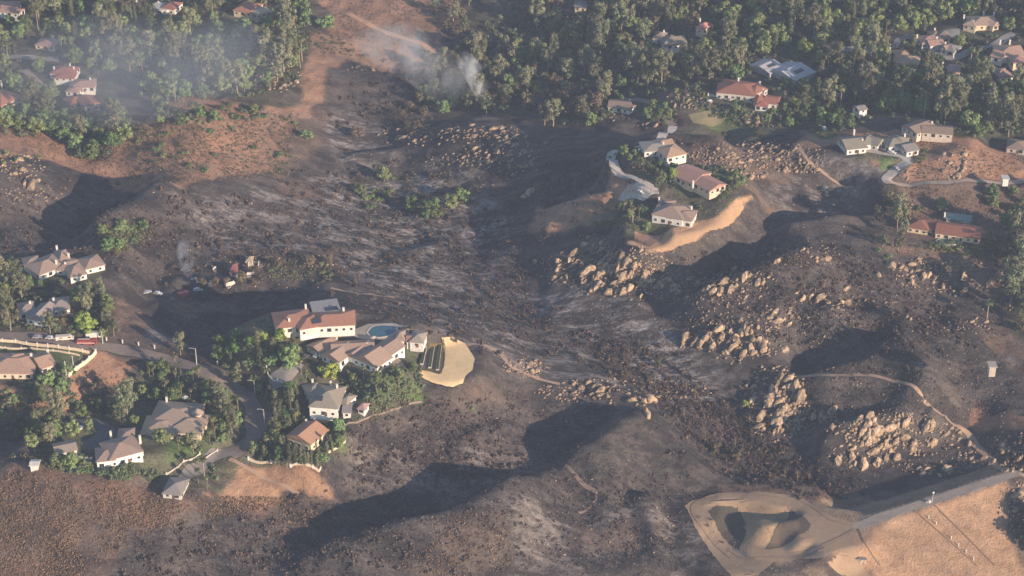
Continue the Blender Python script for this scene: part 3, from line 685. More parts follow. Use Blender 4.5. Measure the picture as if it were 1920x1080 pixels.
    for (cx, cy, a, b) in solar:
        w = min(ws, key=lambda w: (proj(w[0], w[1], z0 + w[5] + w[7])[0] - cx) ** 2 + (proj(w[0], w[1], z0 + w[5] + w[7])[1] - cy) ** 2)
        s = Vector((math.sin(w[4]), -math.cos(w[4])));  s = s if s.y < 0 else -s
        hz = w[3] / 4; g = Vector(unproj(cx, cy, z0 + w[5] + w[7] * 0.75)[:2]); ax = Vector((math.cos(w[4]), math.sin(w[4])))
        u = max(-w[2] / 2 + a / 2, min(w[2] / 2 - a / 2, (g - Vector(w[:2])).dot(ax))); c = Vector(w[:2]) + ax * u + s * hz
        sl = w[7] / (w[3] / 2 + .55); P3 = []
        for i_, j_ in ((-1, -1), (1, -1), (1, 1), (-1, 1)):
            v2 = hz + j_ * b / 2; pt = Vector(w[:2]) + ax * (u + i_ * a / 2) + s * v2
            P3.append((pt.x - inv.x, pt.y - inv.y, w[5] + 0.36 + w[7] - sl * v2))
        MB().add(P3 + [(x, y, z + .08) for x, y, z in P3], [(0, 1, 2, 3), (7, 6, 5, 4), (0, 4, 5, 1), (1, 5, 6, 2), (2, 6, 7, 3), (3, 7, 4, 0)]).build("solar_panel", mat((0.05, 0.055, 0.075), 0.25), rfo)
    if cols:
        for (cx, cy) in cols:
            g = unproj(cx, cy, z0 + 1.4); c = MB().box((g[0] - inv.x, g[1] - inv.y, 1.5), (0.4, 0.4, 3.0)).box((g[0] - inv.x, g[1] - inv.y, 0.15), (0.6, 0.6, 0.3)).build("column", mat(WHITE), base)
    if garage:
        gx2, gy2 = garage; g = unproj(gx2, gy2, z0 + 1.2)
        w = min(ws, key=lambda w: (w[0] - g[0]) ** 2 + (w[1] - g[1]) ** 2); d = Vector((g[0] - w[0], g[1] - w[1])); ax = Vector((math.cos(w[4]), math.sin(w[4]))); ay = Vector((-ax.y, ax.x))
        u, v = d.dot(ax) / (w[2] / 2), d.dot(ay) / (w[3] / 2)
        if abs(u) > abs(v): n_ = ax * (1 if u > 0 else -1); c = Vector(w[:2]) + n_ * w[2] / 2; ang = w[4] + math.pi / 2
        else: n_ = ay * (1 if v > 0 else -1); c = Vector(w[:2]) + n_ * w[3] / 2; ang = w[4]
        MB().box((c.x - inv.x + n_.x * .08, c.y - inv.y + n_.y * .08, 1.2), (4.6, 0.2, 2.4), ang).build("garage_door", mat((0.62, 0.55, 0.46)), base)
    xs, ys = [], []
    for w in ws:
        FOOT.append((w[0], w[1], w[2] / 2 + 1.0, w[3] / 2 + 1.0, w[4]))
        for s in (-1, 1):
            for t in (-1, 1):
                for zz in (0, w[5] + w[7]):
                    a = proj(w[0] + s * w[2] / 2 * math.cos(w[4]) - t * w[3] / 2 * math.sin(w[4]), w[1] + s * w[2] / 2 * math.sin(w[4]) + t * w[3] / 2 * math.cos(w[4]), z0 + zz); xs.append(a[0]); ys.append(a[1])
    BLD.append((min(xs), min(ys), max(xs), max(ys)))
    if short: LAND.append((short, (min(xs) + max(xs)) / 2, (min(ys) + max(ys)) / 2, (max(xs) - min(xs)) / 2))
    return base
Hs, Gb, Fl, Py = 'hip', 'gable', 'flat', 'pyr'
# --- upper left wood
house("house", "dark red roof with three white chimneys in the hazy upper left wood", "house", [(100, 125, 142, 128, 9, 3, Hs, 1.8), (104, 138, 140, 139, 6, 2.6, Hs, 1.2)], WHITE, (0.36, 0.13, 0.09), [(101, 128), (131, 122), (138, 128)], "the red roof with three chimneys")
house("house", "long tan-roofed house just right of and above the red-and-cream house", "house", [(132, 153, 178, 151, 9, 3, Hs, 1.6), (128, 163, 150, 165, 6, 3, Hs, 1.2)], WHITE, PINK, [(169, 149)], "the long tan-roofed house at left")
house("house", "cream-walled house with a bright red roof below the tan-roofed one", "house", [(124, 186, 158, 178, 8, 3, Hs, 1.8), (158, 178, 172, 192, 7, 4.5, Gb, 1.6)], CREAM, RED, [(160, 176)], "the red-and-cream house")
house("house", "large brown-red roofed house cut by the left edge, upper part", "house", [(-18, 168, 20, 182, 12, 3.4, Hs, 2.6), (-12, 180, 14, 188, 8, 3, Hs, 1.5)], CREAM, (0.40, 0.19, 0.13), [(2, 154)], "the brown-red roof at the left edge")
house("house", "small house with a thin tan roof half hidden by trees beside a tall palm", "house", [(72, 74, 108, 77, 8, 3, Hs, 1.4)], CREAM, PINK, [(99, 72)], "the small tan roof by the tall palm")
house("house", "small red-roofed house with white gable ends at the upper left", "house", [(230, 7, 258, 9, 8, 4, Gb, 1.8)], WHITE, RED, [(256, 4)], "the small red roof with white gables")
house("house", "white house with a red roof and terraces at the very top, left part", "house", [(288, 10, 318, 12, 8, 3.6, Fl, 0.3, (0.6, 0.57, 0.5)), (310, 3, 334, 6, 9, 4, Hs, 2)], WHITE, RED, [(297, 6)], "the white terraced house at the top")
house("house", "broad house with a rust-red hip roof and a cream wing at the top centre left", "house", [(448, 4, 482, 9, 12, 3.4, Hs, 2.4), (482, 12, 494, 20, 8, 3.2, Hs, 1.6, (0.5, 0.38, 0.26))], CREAM, (0.42, 0.19, 0.12), (), "the rust-red hip roof at the top")
house("house", "pinkish low house at the top left corner", "house", [(-8, 6, 34, 6, 11, 3, Hs, 1.6), (4, 14, 40, 18, 6, 3, Gb, 1.2)], WHITE, PINK, (), "the pinkish house in the corner")
# --- top centre and right
house("house", "tiny pale house among the trees at the top centre", "house", [(1078, 3, 1098, 4, 7, 3, Hs, 1.2), (1080, 10, 1100, 12, 4, 3, Fl, .2)], CREAM, GRY, (), "the tiny pale house at the top")
house("house", "weathered grey-brown hip-roofed house amid the upper wood", "house", [(1228, 60, 1248, 62, 9, 3.2, Hs, 2), (1240, 70, 1285, 68, 9, 3.2, Hs, 2.2), (1258, 66, 1262, 80, 6, 3, Gb, 1.5)], WHITE, (0.30, 0.25, 0.19), [(1245, 60)], "the grey-brown roofed house")
house("cottage", "small cottage with a salmon pyramid roof poking out of the upper wood", "house", [(1314, 40, 1328, 44, 8, 3.4, Hs, 2.4)], CREAM, (0.48, 0.22, 0.17), [(1313, 38)], "the salmon-roofed cottage")
house("house", "white cottage with a brown gable roof at the edge of the burnt slope", "house", [(1143, 189, 1182, 192, 8, 3.2, Gb, 1.6), (1170, 195, 1186, 199, 6, 3.0, Gb, 1.2)], (.8, .74, .62), BRN, [(1181, 190)], "the white cottage by the burnt wood", frames=True)
house("mansion", "two-storey house with long red tiled roof and pale wall, upper hill", "house", [(1352, 153, 1420, 161, 14, 4.6, Hs, 2.4), (1346, 160, 1384, 163, 10, 4.4, Hs, 1.6), (1408, 158, 1428, 166, 9, 4.4, Hs, 1.8)], (0.55, 0.52, 0.46), RED, [(1385, 149), (1425, 156)], "the upper red-roofed mansion", frames=True)
house("house", "lower red-roofed wing house with white walls just right of the upper red mansion", "house", [(1412, 181, 1436, 178, 9, 3.4, Hs, 1.8), (1436, 181, 1460, 184, 8, 3.4, Gb, 1.6), (1418, 190, 1440, 192, 6, 3, Hs, 1)], WHITE, (0.38, 0.15, 0.10), [(1431, 170), (1424, 180)], "the lower red roof with white walls", frames=True)
house("canopy_shed", "pale grey tilted shed roof with dark panels, left of its twin", "shed", [(1424, 124, 1450, 112, 11, 3.2, Gb, 1.8), (1434, 130, 1462, 121, 7, 3, Gb, 1.2)], (.4, .38, .36), (0.44, 0.42, 0.42), (), "the grey tilted shed roofs", windows=False, solar=[(1437, 119, 6, 2.5)])
house("canopy_shed", "large pale grey tilted shed roof with a dark panel array, the right one", "shed", [(1466, 134, 1502, 118, 16, 3.2, Gb, 2.6)], (.4, .38, .36), (0.46, 0.44, 0.44), (), None, windows=False, solar=[(1484, 127, 7, 3)])
house("house", "yellow-walled house with a tan tiled roof in the upper right wood", "house", [(1680, 98, 1706, 96, 10, 3, Hs, 1.8), (1684, 104, 1724, 108, 10, 3.6, Hs, 2), (1678, 106, 1696, 108, 7, 3, Hs, 1.4)], YEL, (0.42, 0.28, 0.18), [(1669, 92)], "the yellow-walled house", frames=True)
house("house", "sprawling pale house with white chimneys left of the street in the upper right", "house", [(1724, 70, 1756, 68, 9, 3.2, Hs, 1.8), (1740, 76, 1766, 74, 7, 3.2, Gb, 1.6)], WHITE, PINK, [(1720, 68), (1757, 72)], "the pale house with white chimneys")
house("house", "brown hip-roofed house above the pale sprawling house, upper right", "house", [(1758, 58, 1782, 60, 9, 3, Hs, 2), (1745, 60, 1762, 58, 6, 3, Hs, 1.2)], WHITE, BRN, [(1753, 56), (1770, 46)], None)
house("house", "white and tan house below the pale sprawling house, beside the street", "house", [(1772, 82, 1796, 88, 8, 3.2, Hs, 1.6, GRY), (1770, 86, 1780, 84, 5, 3.2, Gb, 1.6)], WHITE, TAN, [(1773, 82)], "the white house by the upper street")
house("house", "wide cream tan-roofed house near the upper right corner", "house", [(1818, 33, 1868, 32, 11, 3.4, Hs, 2.2), (1812, 36, 1834, 40, 8, 3.2, Hs, 1.6), (1852, 38, 1868, 42, 6, 3.2, Gb, 1.5)], CREAM, (0.42, 0.30, 0.22), [(1845, 24), (1864, 26), (1808, 31)], "the wide cream house")
house("house", "large coral-roofed house with white walls at the right edge, upper part", "house", [(1868, 88, 1918, 88, 12, 4, Hs, 2.4), (1864, 94, 1884, 98, 8, 3.6, Gb, 1.8)], WHITE, (0.46, 0.28, 0.20), [(1876, 78), (1894, 78)], "the coral-roofed house at the right edge")
house("house", "small rose-roofed house below the coral-roofed one at the right edge", "house", [(1894, 106, 1922, 104, 9, 3, Hs, 1.8)], CREAM, (0.48, 0.27, 0.22), (), None)
house("house", "small cream house with pink roof standing right below the upper street", "house", [(1780, 122, 1800, 124, 8, 3, Hs, 1.8), (1786, 122, 1790, 132, 5, 3, Gb, 1.4)], CREAM, (0.46, 0.29, 0.24), [(1768, 120)], "the small pink-roofed house")
house("house", "pale tan house with a rounded gable near the right edge, above the palms", "house", [(1866, 131, 1890, 130, 9, 3.2, Hs, 2), (1878, 130, 1888, 140, 6, 3.4, Gb, 1.6)], WHITE, PINK, [(1856, 131)], "the pale house with a rounded gable")
house("house", "small white gabled shed beside the parked white van in the upper right wood", "shed", [(1606, 200, 1620, 197, 5, 2.8, Gb, 1.2)], WHITE, GRY, (), "the white shed by the van")
house("house", "long low brown-roofed house at the top of the dry hill, upper right", "house", [(1706, 238, 1742, 226, 9, 3, Gb, 1.8), (1730, 236, 1786, 240, 8, 3, Gb, 1.6)], (0.55, 0.46, 0.38), BRN, [(1748, 231)], "the long brown-roofed house", frames=True)
house("house", "low brown-roofed house cut by the right edge beyond the dry hill", "house", [(1890, 264, 1925, 268, 9, 3, Hs, 1.6)], (0.5, 0.42, 0.35), BRN, (), None)
house("mansion", "white estate with grey-green gabled wings and arched porches on the right hilltop", "house",
      [(1580, 262, 1616, 258, 11, 3.6, Gb, 2.6), (1612, 258, 1640, 254, 8, 3.4, Hs, 2.2), (1628, 256, 1652, 262, 7, 3.4, Gb, 1.8), (1660, 262, 1690, 258, 8, 3.4, Hs, 2), (1672, 254, 1700, 260, 7, 3.4, Hs, 1.8)], WHITE, (0.27, 0.24, 0.185), [(1602, 246), (1617, 264), (1697, 254)], "the white hilltop estate", garage=(1590, 278), frames=True, cols=[(1642, 273), (1652, 274), (1662, 274), (1668, 273)])
house("garage", "cream gabled garage with a grey roof right of the white hilltop estate", "garage", [(1692, 272, 1714, 268, 8, 3.2, Gb, 1.8)], WHITE, GRY, (), None, garage=(1700, 285))
# --- middle right plateau
house("house", "white house with grey porch roof and tan hip wing above the curved driveway", "house",
      [(1204, 272, 1254, 268, 9, 3.4, Hs, 1.2, (0.36, 0.31, 0.25)), (1240, 280, 1276, 272, 10, 3.4, Hs, 2.2), (1230, 264, 1262, 262, 6, 3.6, Hs, 1.4)], WHITE, (0.46, 0.30, 0.19), [(1244, 270)], "the white house above the driveway", frames=True, cols=[(1198, 284), (1212, 287), (1226, 289)])
house("house", "long pink-tiled house stepping down the plateau between garden trees", "house",
      [(1274, 311, 1316, 327, 12, 3.4, Gb, 2.2), (1306, 326, 1346, 346, 9, 3.2, Gb, 1.8), (1276, 322, 1296, 330, 6, 3.0, Hs, 1.2)], (0.62, 0.47, 0.34), (0.40, 0.225, 0.175), [(1300, 342)], "the long pink-tiled house", frames=True)
house("mansion", "two-storey white house with a taupe hip roof beside the sand-coloured bank", "house",
      [(1232, 382, 1288, 392, 12, 5.2, Hs, 2.2), (1262, 394, 1302, 400, 9, 4.6, Hs, 1.6), (1236, 376, 1262, 380, 7, 5.4, Hs, 1.4)], WHITE, (0.36, 0.25, 0.19), [(1236, 373), (1297, 390)], "the taupe-roofed house on the plateau", frames=True, solar=[(1250, 384, 6, 2.4)])
house("ranch_house", "long ranch house with bright red roof and cream end wall, right slope", "house",
      [(1758, 419, 1840, 430, 10, 3.2, Gb, 2.2), (1706, 410, 1744, 416, 9, 3.2, Hs, 2.0), (1738, 414, 1764, 420, 7, 3, Gb, 1.4)], (0.74, 0.56, 0.36), (0.29, 0.12, 0.08), [(1772, 402)], "the red ranch house", frames=True)
house("pavilion", "low pavilion with a sea-green flat roof behind the red ranch house", "pavilion", [(1776, 404, 1820, 410, 5, 2.6, Fl, .2)], (0.4, 0.36, 0.3), (0.20, 0.30, 0.27), (), None, windows=False)
house("shed", "small white utility shed at the end of the dirt road on the right", "shed", [(1880, 332, 1890, 332, 3, 2.4, Fl, .2)], WHITE, (.6, .58, .55), (), None, windows=False)
house("water_tank_house", "square pale concrete tank house alone on the burnt right slope", "tank", [(1855, 683, 1866, 683, 3.2, 3.4, Fl, .2)], (0.50, 0.42, 0.35), (0.46, 0.40, 0.34), (), "the pale tank house", windows=False)
# --- left middle
house("mansion", "sprawling tan-roofed house with white walls on the knoll in front of the hedge", "house",
      [(58, 499, 112, 478, 11, 3.2, Hs, 2.2), (106, 474, 126, 470, 9, 3.4, Hs, 2.4), (112, 490, 142, 492, 9, 3.0, Hs, 1.6), (124, 503, 154, 496, 10, 3.2, Hs, 2), (152, 490, 188, 481, 9, 3.2, Hs, 1.8), (44, 488, 72, 483, 7, 3, Hs, 1.4)], WHITE, (0.37, 0.26, 0.20), [(106, 464), (105, 491), (122, 495), (128, 478)], "the tan-roofed house on the left knoll", frames=True, garage=(78, 514))
house("house", "shaded grey-roofed house with a white arched gable left of the street bend", "house",
      [(64, 592, 92, 566, 7, 3.4, Gb, 2.2), (34, 574, 62, 570, 8, 3.2, Hs, 1.6), (94, 566, 128, 562, 9, 3.4, Hs, 1.8)], (0.72, 0.70, 0.68), (0.33, 0.27, 0.24), [(56, 568), (100, 562)], "the shaded house with a white gable", frames=True)
house("house", "long salmon-roofed house with an arcade at the left edge below the white fence", "house",
      [(-20, 672, 66, 673, 13, 3.4, Hs, 2.6), (66, 672, 92, 664, 10, 3.4, Gb, 2.2), (12, 666, 40, 666, 6, 4.6, Hs, 1.6)], CREAM, (0.44, 0.28, 0.20), [(58, 666), (89, 658)], "the salmon-roofed house at the left edge", frames=True, cols=[(5, 702), (15, 702), (25, 703), (35, 703), (45, 704), (58, 704)])
house("mansion", "broad taupe-roofed house with a round turret in the lower left estate", "house",
      [(288, 764, 372, 770, 14, 4.2, Hs, 2.6), (270, 790, 330, 792, 11, 3.4, Hs, 2), (322, 782, 384, 788, 12, 3.4, Hs, 2.4)], (0.66, 0.52, 0.36), (0.36, 0.27, 0.205), [(312, 748)], "the taupe-roofed house with a turret", frames=True, garage=(272, 802))
house("mansion", "white two-storey house with a brown hip roof and columns, lower left corner of the estates", "house",
      [(196, 838, 256, 822, 11, 5.0, Hs, 2.4), (180, 848, 214, 844, 8, 4.2, Hs, 1.6), (222, 812, 250, 810, 8, 4.4, Hs, 1.6)], (0.80, 0.76, 0.70), (0.33, 0.235, 0.185), [(207, 812), (262, 820)], "the white two-storey house at lower left", frames=True, cols=[(256, 855), (262, 852), (268, 849)])
house("guest_house", "small white outbuilding with a grey-brown roof left of the two-storey white house", "house", [(102, 838, 140, 830, 6, 3, Gb, 1.2)], WHITE, (0.34, 0.27, 0.21), (), None, garage=(108, 850))
house("garage", "low grey hip-roofed garage at the bottom of the drive near the dry slope", "garage", [(312, 905, 346, 908, 9, 2.8, Hs, 1.6)], (.6, .56, .5), (0.31, 0.27, 0.235), (), "the grey garage by the dry slope")
house("mansion", "mansion with rust-red tile roofs and a grey solar deck beside the dark ravine", "house",
      [(514, 594, 580, 586, 11, 3.8, Hs, 2.2), (582, 592, 664, 588, 10, 4.2, Hs, 2.2), (556, 600, 600, 592, 9, 4.2, Hs, 2), (586, 578, 634, 572, 9, 4.6, Fl, 0.3, (0.36, 0.34, 0.33))], WHITE, (0.38, 0.185, 0.125), [(573, 574), (542, 600), (644, 580)], "the rust-red mansion by the ravine", frames=True, garage=(575, 620), solar=[(590, 580, 5, 3), (620, 574, 6, 3)])
house("mansion", "sprawling taupe-roofed mansion with white gables below the blue pool", "house",
      [(622, 646, 700, 642, 10, 3.6, Gb, 2.6), (620, 664, 652, 642, 8, 3.4, Gb, 2.4), (660, 662, 690, 640, 7, 3.4, Gb, 2.2), (684, 668, 712, 650, 11, 4.0, Gb, 3.2), (700, 664, 742, 636, 8, 4.6, Gb, 1.8), (588, 650, 622, 632, 7, 3.2, Gb, 1.6)], (0.80, 0.76, 0.68), (0.37, 0.255, 0.195), [(631, 632), (688, 646)], "the gabled mansion below the pool", frames=True, garage=(600, 655))
house("pool_house", "white pool house with a tan roof touching the pool terrace, the left one of two", "pool house", [(742, 624, 758, 624, 7, 3, Hs, 1.6)], WHITE, (0.40, 0.29, 0.22), (), None, cols=[(744, 638), (752, 640), (758, 640)])
house("pool_house", "white pool house with a grey-tan roof and red-brown porch right of its twin", "pool house", [(772, 626, 796, 628, 7, 3, Hs, 1.6), (764, 630, 774, 630, 5, 2.8, Gb, 1.2, (0.38, 0.2, 0.14))], WHITE, (0.37, 0.31, 0.245), (), "the pool houses")
house("mansion", "two-storey white house with an olive-taupe roof right of the cul-de-sac", "house",
      [(588, 732, 640, 736, 14, 5.4, Hs, 2.8), (574, 728, 600, 722, 8, 4.6, Hs, 1.6), (646, 742, 658, 746, 6, 4, Hs, 1.2)], (0.80, 0.76, 0.68), (0.33, 0.28, 0.215), [(586, 714), (620, 718), (632, 724)], "the white house right of the cul-de-sac", frames=True, solar=[(600, 736, 4.5, 3)])
house("summerhouse", "small summerhouse with a rose tile roof below the olive-roofed white house", "summerhouse", [(644, 764, 658, 764, 6, 3, Fl, .3, (0.36, 0.30, 0.27)), (676, 756, 686, 758, 4, 2.8, Py, 1.4)], WHITE, (0.40, 0.26, 0.22), (), None)
house("house", "bright cream house with an orange tile roof at the point of the lower estate", "house",
      [(560, 816, 592, 790, 10, 5.0, Gb, 2.6), (568, 806, 590, 800, 8, 4.2, Hs, 2.0)], (0.82, 0.68, 0.44), (0.44, 0.25, 0.16), [(590, 788), (574, 790)], "the orange-roofed cream house", frames=True)
house("guard_house", "small crimson-roofed hut among the burnt ruins on the left ridge", "hut", [(430, 497, 444, 496, 7, 2.8, Hs, 2.0)], (0.55, 0.42, 0.38), (0.27, 0.10, 0.10), (), "the crimson-roofed hut")
house("gazebo", "open tan gazebo above the crimson-roofed hut", "gazebo", [(463, 482, 472, 482, 4.5, 2.8, Py, 1.4)], (0.42, 0.34, 0.24), (0.45, 0.34, 0.22), (), None, windows=False, cols=[(462, 494), (466, 496), (474, 494)])
house("pump_house", "white pump shed standing alone above the tufty dry slope at lower left", "shed", [(58, 866, 72, 866, 3, 2.2, Gb, .6)], WHITE, (.62, .58, .52), (), None, windows=False)
# round turret of the taupe-roofed house: a part of it
tz = padz(330, 775); tp = unproj(370, 770, tz + 6.5); hb = [o for o in bpy.data.objects if o.get("label", "").startswith("broad taupe-roofed house with a round turret")][0]
MB().tube((tp[0] - hb.location.x, tp[1] - hb.location.y, 0), (tp[0] - hb.location.x, tp[1] - hb.location.y, 5.6), 2.6, 2.6, 16).build("turret", mat((0.66, 0.52, 0.36)), hb)
MB().tube((tp[0] - hb.location.x, tp[1] - hb.location.y, 5.6), (tp[0] - hb.location.x, tp[1] - hb.location.y, 7.6), 3.2, 0.1, 16).build("turret_roof", rmat((0.40, 0.31, 0.24)), hb)
LAND += [("the blue pool", 715, 622, 40), ("the bright sand patch", 850, 680, 45), ("the cul-de-sac", 470, 790, 40), ("the street bend", 230, 655, 60), ("the dark ravine", 430, 600, 60), ("the earth dam", 1750, 990, 100), ("the green hedge on the left knoll", 235, 440, 40), ("the smoke plume", 890, 190, 40), ("the dry field at the top", 740, 30, 80), ("the rocky hill in the middle", 1200, 510, 100), ("the fire engine", 163, 641, 20), ("the tufty dry slope at lower left", 150, 960, 150), ("the burnt gully in the middle", 1350, 800, 100)]
# ------------------------------------------------------------------ walls, fences, poles
def pxpath(s):
    v = list(map(float, s.split())); return [G(v[i], v[i + 1]) for i in range(0, len(v), 2)]
def run(name, label, pts, h, th, c, post=0, postc=WHITE, rails=0, cap=True):
    P = pxpath(pts); C = []
    for a, b in zip(P[:-1], P[1:]):
        n = max(1, int((b - a).length / 2.5))
        for k in range(n): C.append((a.x + (b.x - a.x) * k / n, a.y + (b.y - a.y) * k / n))
    C.append((P[-1].x, P[-1].y)); Z_ = [float(hgt(np.array(x), np.array(y))) for x, y in C]; o0 = Vector((C[0][0], C[0][1], Z_[0])); base = empty(name, o0); tag(base, label, name.replace("_", " "))
    mb = MB(); cp = MB()
    for i in range(len(C) - 1):
        a = Vector((C[i][0] - o0.x, C[i][1] - o0.y)); b = Vector((C[i + 1][0] - o0.x, C[i + 1][1] - o0.y)); d = (b - a); L = d.length
        if L < .01: continue
        n_ = Vector((-d.y, d.x)).normalized() * th / 2; za, zb = Z_[i] - o0.z, Z_[i + 1] - o0.z
        bands = [(-.3, h)] if not rails else [(h * (k + 1) / (rails + .3) - .12, h * (k + 1) / (rails + .3)) for k in range(rails)]
        for lo, hi in bands:
            mb.add([(q.x + s * n_.x, q.y + s * n_.y, z + e) for e in (lo, hi) for q, s, z in ((a, -1, za), (b, -1, zb), (b, 1, zb), (a, 1, za))], [(0, 3, 2, 1), (4, 5, 6, 7), (0, 1, 5, 4), (1, 2, 6, 5), (2, 3, 7, 6), (3, 0, 4, 7)])
    mb.build("rail" if rails else "panel", mat(c), base)
    if post:
        acc = 0; last = -9
        for i, (x, y) in enumerate(C):
            if i: acc += math.hypot(x - C[i - 1][0], y - C[i - 1][1])
            if acc - last >= post: MB().box((x - o0.x, y - o0.y, Z_[i] - o0.z + (h + .25) / 2 - .1), (th * 1.7, th * 1.7, h + .45)).box((x - o0.x, y - o0.y, Z_[i] - o0.z + h + .42), (th * 2.2, th * 2.2, .12)).build("post", mat(postc), base); last = acc
    return base
run("fence", "long cream fence with evenly spaced white posts above the salmon-roofed house", "-20 640 30 643 80 650 130 656 168 664", 1.5, .3, (.62, .50, .36), 5)
run("fence", "low pale upper fence running beside the street at the left edge", "-20 650 60 655 120 662 150 668", .9, .2, (.6, .5, .38), 6)
run("wall", "stepped cream wall with posts climbing the dry slope right of the salmon-roofed house", "130 706 150 690 168 676 180 663", 2.0, .4, (.74, .6, .42), 4.5)
run("wall", "long straight cream wall closing the bare dirt lot at the estate's lower edge", "466 862 500 868 545 876 598 885 602 878", 1.2, .4, (.60, .50, .37), 9)
run("wall", "short straight cream wall rising to the estate's right corner", "604 858 625 845 648 829", 1.2, .4, (.60, .50, .37), 9)
run("wall", "curved low white wall of the forecourt left of the gabled mansion", "500 690 503 705 512 715 530 718", 1.0, .3, (.6, .56, .5), 7)
run("wall", "low grey wall along the driveway to the grey garage, left side", "312 890 335 876 355 864 375 852", .8, .3, (.45, .40, .34), 7)
run("wall", "low grey wall along the driveway to the grey garage, right side", "383 862 396 853 408 846", .8, .3, (.45, .40, .34), 7)
run("wall", "white retaining wall joining the outbuilding to the two-storey white house", "130 858 150 862 172 866", 1.8, .4, (.62, .56, .5), 8)
run("wall", "dark stone boundary wall under the lower garden of the olive-roofed house", "640 806 668 794 700 780 745 768 790 755", .9, .35, (.24, .18, .14))
run("fence", "thin dark fence around the planted terrace beside the sand patch", "788 694 810 697 828 701 833 680 835 655 832 640", 1.3, .12, (.10, .09, .085), 3.5, (.12, .11, .1), 3)
run("fence", "dark post fence round the brown sport court on the plateau tip", "1190 434 1189 450 1216 463 1244 441", 1.5, .14, (.13, .09, .07), 3.5, (.13, .09, .07), 3)
run("wall", "curved pale kerb wall at the outside of the plateau driveway", "1140 296 1143 312 1168 330 1200 344", .6, .35, (.6, .56, .5))
run("wall", "pale garden wall in front of the upper red-roofed mansion", "1328 180 1350 184 1365 178", 1.4, .4, (.62, .56, .48), 7)
run("fence", "long thin fence along the right edge behind the dry hill", "1890 285 1905 292 1930 302", 1.2, .15, (.3, .26, .22), 4, (.3, .26, .22), 2)
run("wall", "pale cream garden wall among trees in the upper right wood", "1520 140 1535 136 1560 128", 1.5, .4, (.8, .74, .6), 7)
run("wall", "leaning cream end wall of the tile-topped terrace behind the shaded house", "188 576 196 560", 2.6, .4, (.74, .64, .5))
def pole(name, label, px, py, h, r=.12, lamp=False, grp=None, c=(.62, .6, .56)):
    g = G(px, py); b = empty(name, g); tag(b, label, name.replace("_", " "), grp)
    MB().tube((0, 0, -.3), (0, 0, h), r * 1.5, r, 8).build("pole", mat(c, .5), b)
    if lamp:
        MB().tube((0, 0, h - .1), (-2.4, 0, h + .3), .09, .07, 6).build("arm", mat(c, .5), b); MB().box((-2.7, 0, h + .22), (.9, .35, .18)).build("lamp_head", mat((.3, .3, .3)), b)
    else: MB().box((0, 0, h - .6), (2.2, .14, .14)).build("crossarm", mat((.35, .25, .18)), b)
pole("street_lamp", "tall grey street lamp beside the road above the palms, left centre", 369, 684, 9, .14, True)
pole("street_lamp", "thin street lamp rising by the shrubs left of the cul-de-sac", 478, 741, 8, .12, True)
pole("street_lamp", "street lamp standing at the right rim of the cul-de-sac", 496, 795, 8, .12, True)
pole("utility_pole", "pale pole in the green yard left of the stepped cream wall", 125, 708, 9, .14)
pole("utility_pole", "shorter pale pole right of the tall one in the green yard", 138, 690, 7, .12)
pole("utility_pole", "pole standing behind the fire engine beside the street", 193, 645, 7, .12)
for i, (px, py, w) in enumerate([(200, 638, "first"), (230, 643, "second"), (260, 648, "third"), (290, 653, "fourth"), (408, 683, "last")]):
    g = G(px, py); b = empty("bollard", g); tag(b, f"white bollard at the street's upper verge, {w} from the fire engine", "bollard", "white bollards along the street")
    MB().box((0, 0, .75), (.55, .55, 1.7), 0, .8).build("post", mat(WHITE), b); MB().box((0, 0, 1.68), (.75, .75, .2)).build("cap", mat(WHITE), b)
# ------------------------------------------------------------------ vehicles
TYRE = mat((.03, .03, .03), .9)
def vehicle(name, label, px, py, qx, qy, L, W_, prof, c, cab, cat_, grp=None, wh=.38, cabc=None):
    g = G(px, py); q = G(qx, qy); b = empty(name, g + Vector((0, 0, .14)), math.atan2(q.y - g.y, q.x - g.x)); tag(b, label, cat_, grp)
    mb = MB(); n = len(prof); pts = [(x * L, z) for x, z in prof]
    mb.add([(x, -W_ / 2, z) for x, z in pts] + [(x, W_ / 2, z) for x, z in pts], [tuple(range(n)), tuple(range(n, 2 * n))[::-1]] + [(k, n + k, n + (k + 1) % n, (k + 1) % n) for k in range(n)]); mb.build("body", mat(c, .35, spec=.5), b)
    for (x0, x1, z0, z1) in cab: MB().box(((x0 + x1) / 2 * L, 0, (z0 + z1) / 2), ((x1 - x0) * L, W_ + .05, z1 - z0)).build("window", GLASS, b)
    for x in (-.3, .3) if L < 8 else (-.32, -.22, .33):
        for s in (-1, 1): MB().tube((x * L, s * (W_ / 2 - .12), wh - .05), (x * L, s * (W_ / 2 + .06), wh - .05), wh, wh, 12).build("wheel", TYRE, b)
    return b
CAR = [(-.5, .35), (.5, .35), (.5, .85), (.27, .95), (.12, 1.45), (-.28, 1.45), (-.42, .98), (-.5, .92)]; CARW = [(-.3, .14, 1.0, 1.34)]
VAN = [(-.5, .4), (.5, .4), (.5, 1.1), (.38, 1.3), (.3, 2.3), (-.5, 2.3)]; VANW = [(.18, .33, 1.35, 2.0)]
BOX = [(-.5, .5), (.5, .5), (.5, 1.4), (.44, 2.2), (.30, 2.3), (.30, 3.1), (-.5, 3.1)]
f = vehicle("fire_engine", "red fire engine with white chest stripe parked across the left end of the street", 164, 646, 190, 650, 9.5, 2.6, [(-.5, .5), (.5, .5), (.5, 1.5), (.47, 2.9), (.22, 2.9), (.2, 2.6), (-.5, 2.6)], (.33, .06, .045), [(.40, .49, 1.7, 2.5), (.26, .36, 1.7, 2.5)], "fire truck", None, .52)
MB().box((-.5, 0, 1.35), (8.4, 2.68, .28)).build("stripe", mat((.75, .72, .66)), f); MB().box((2.9, 0, 3.02), (.4, 1.8, .22)).build("light_bar", mat((.5, .08, .06), .3), f)
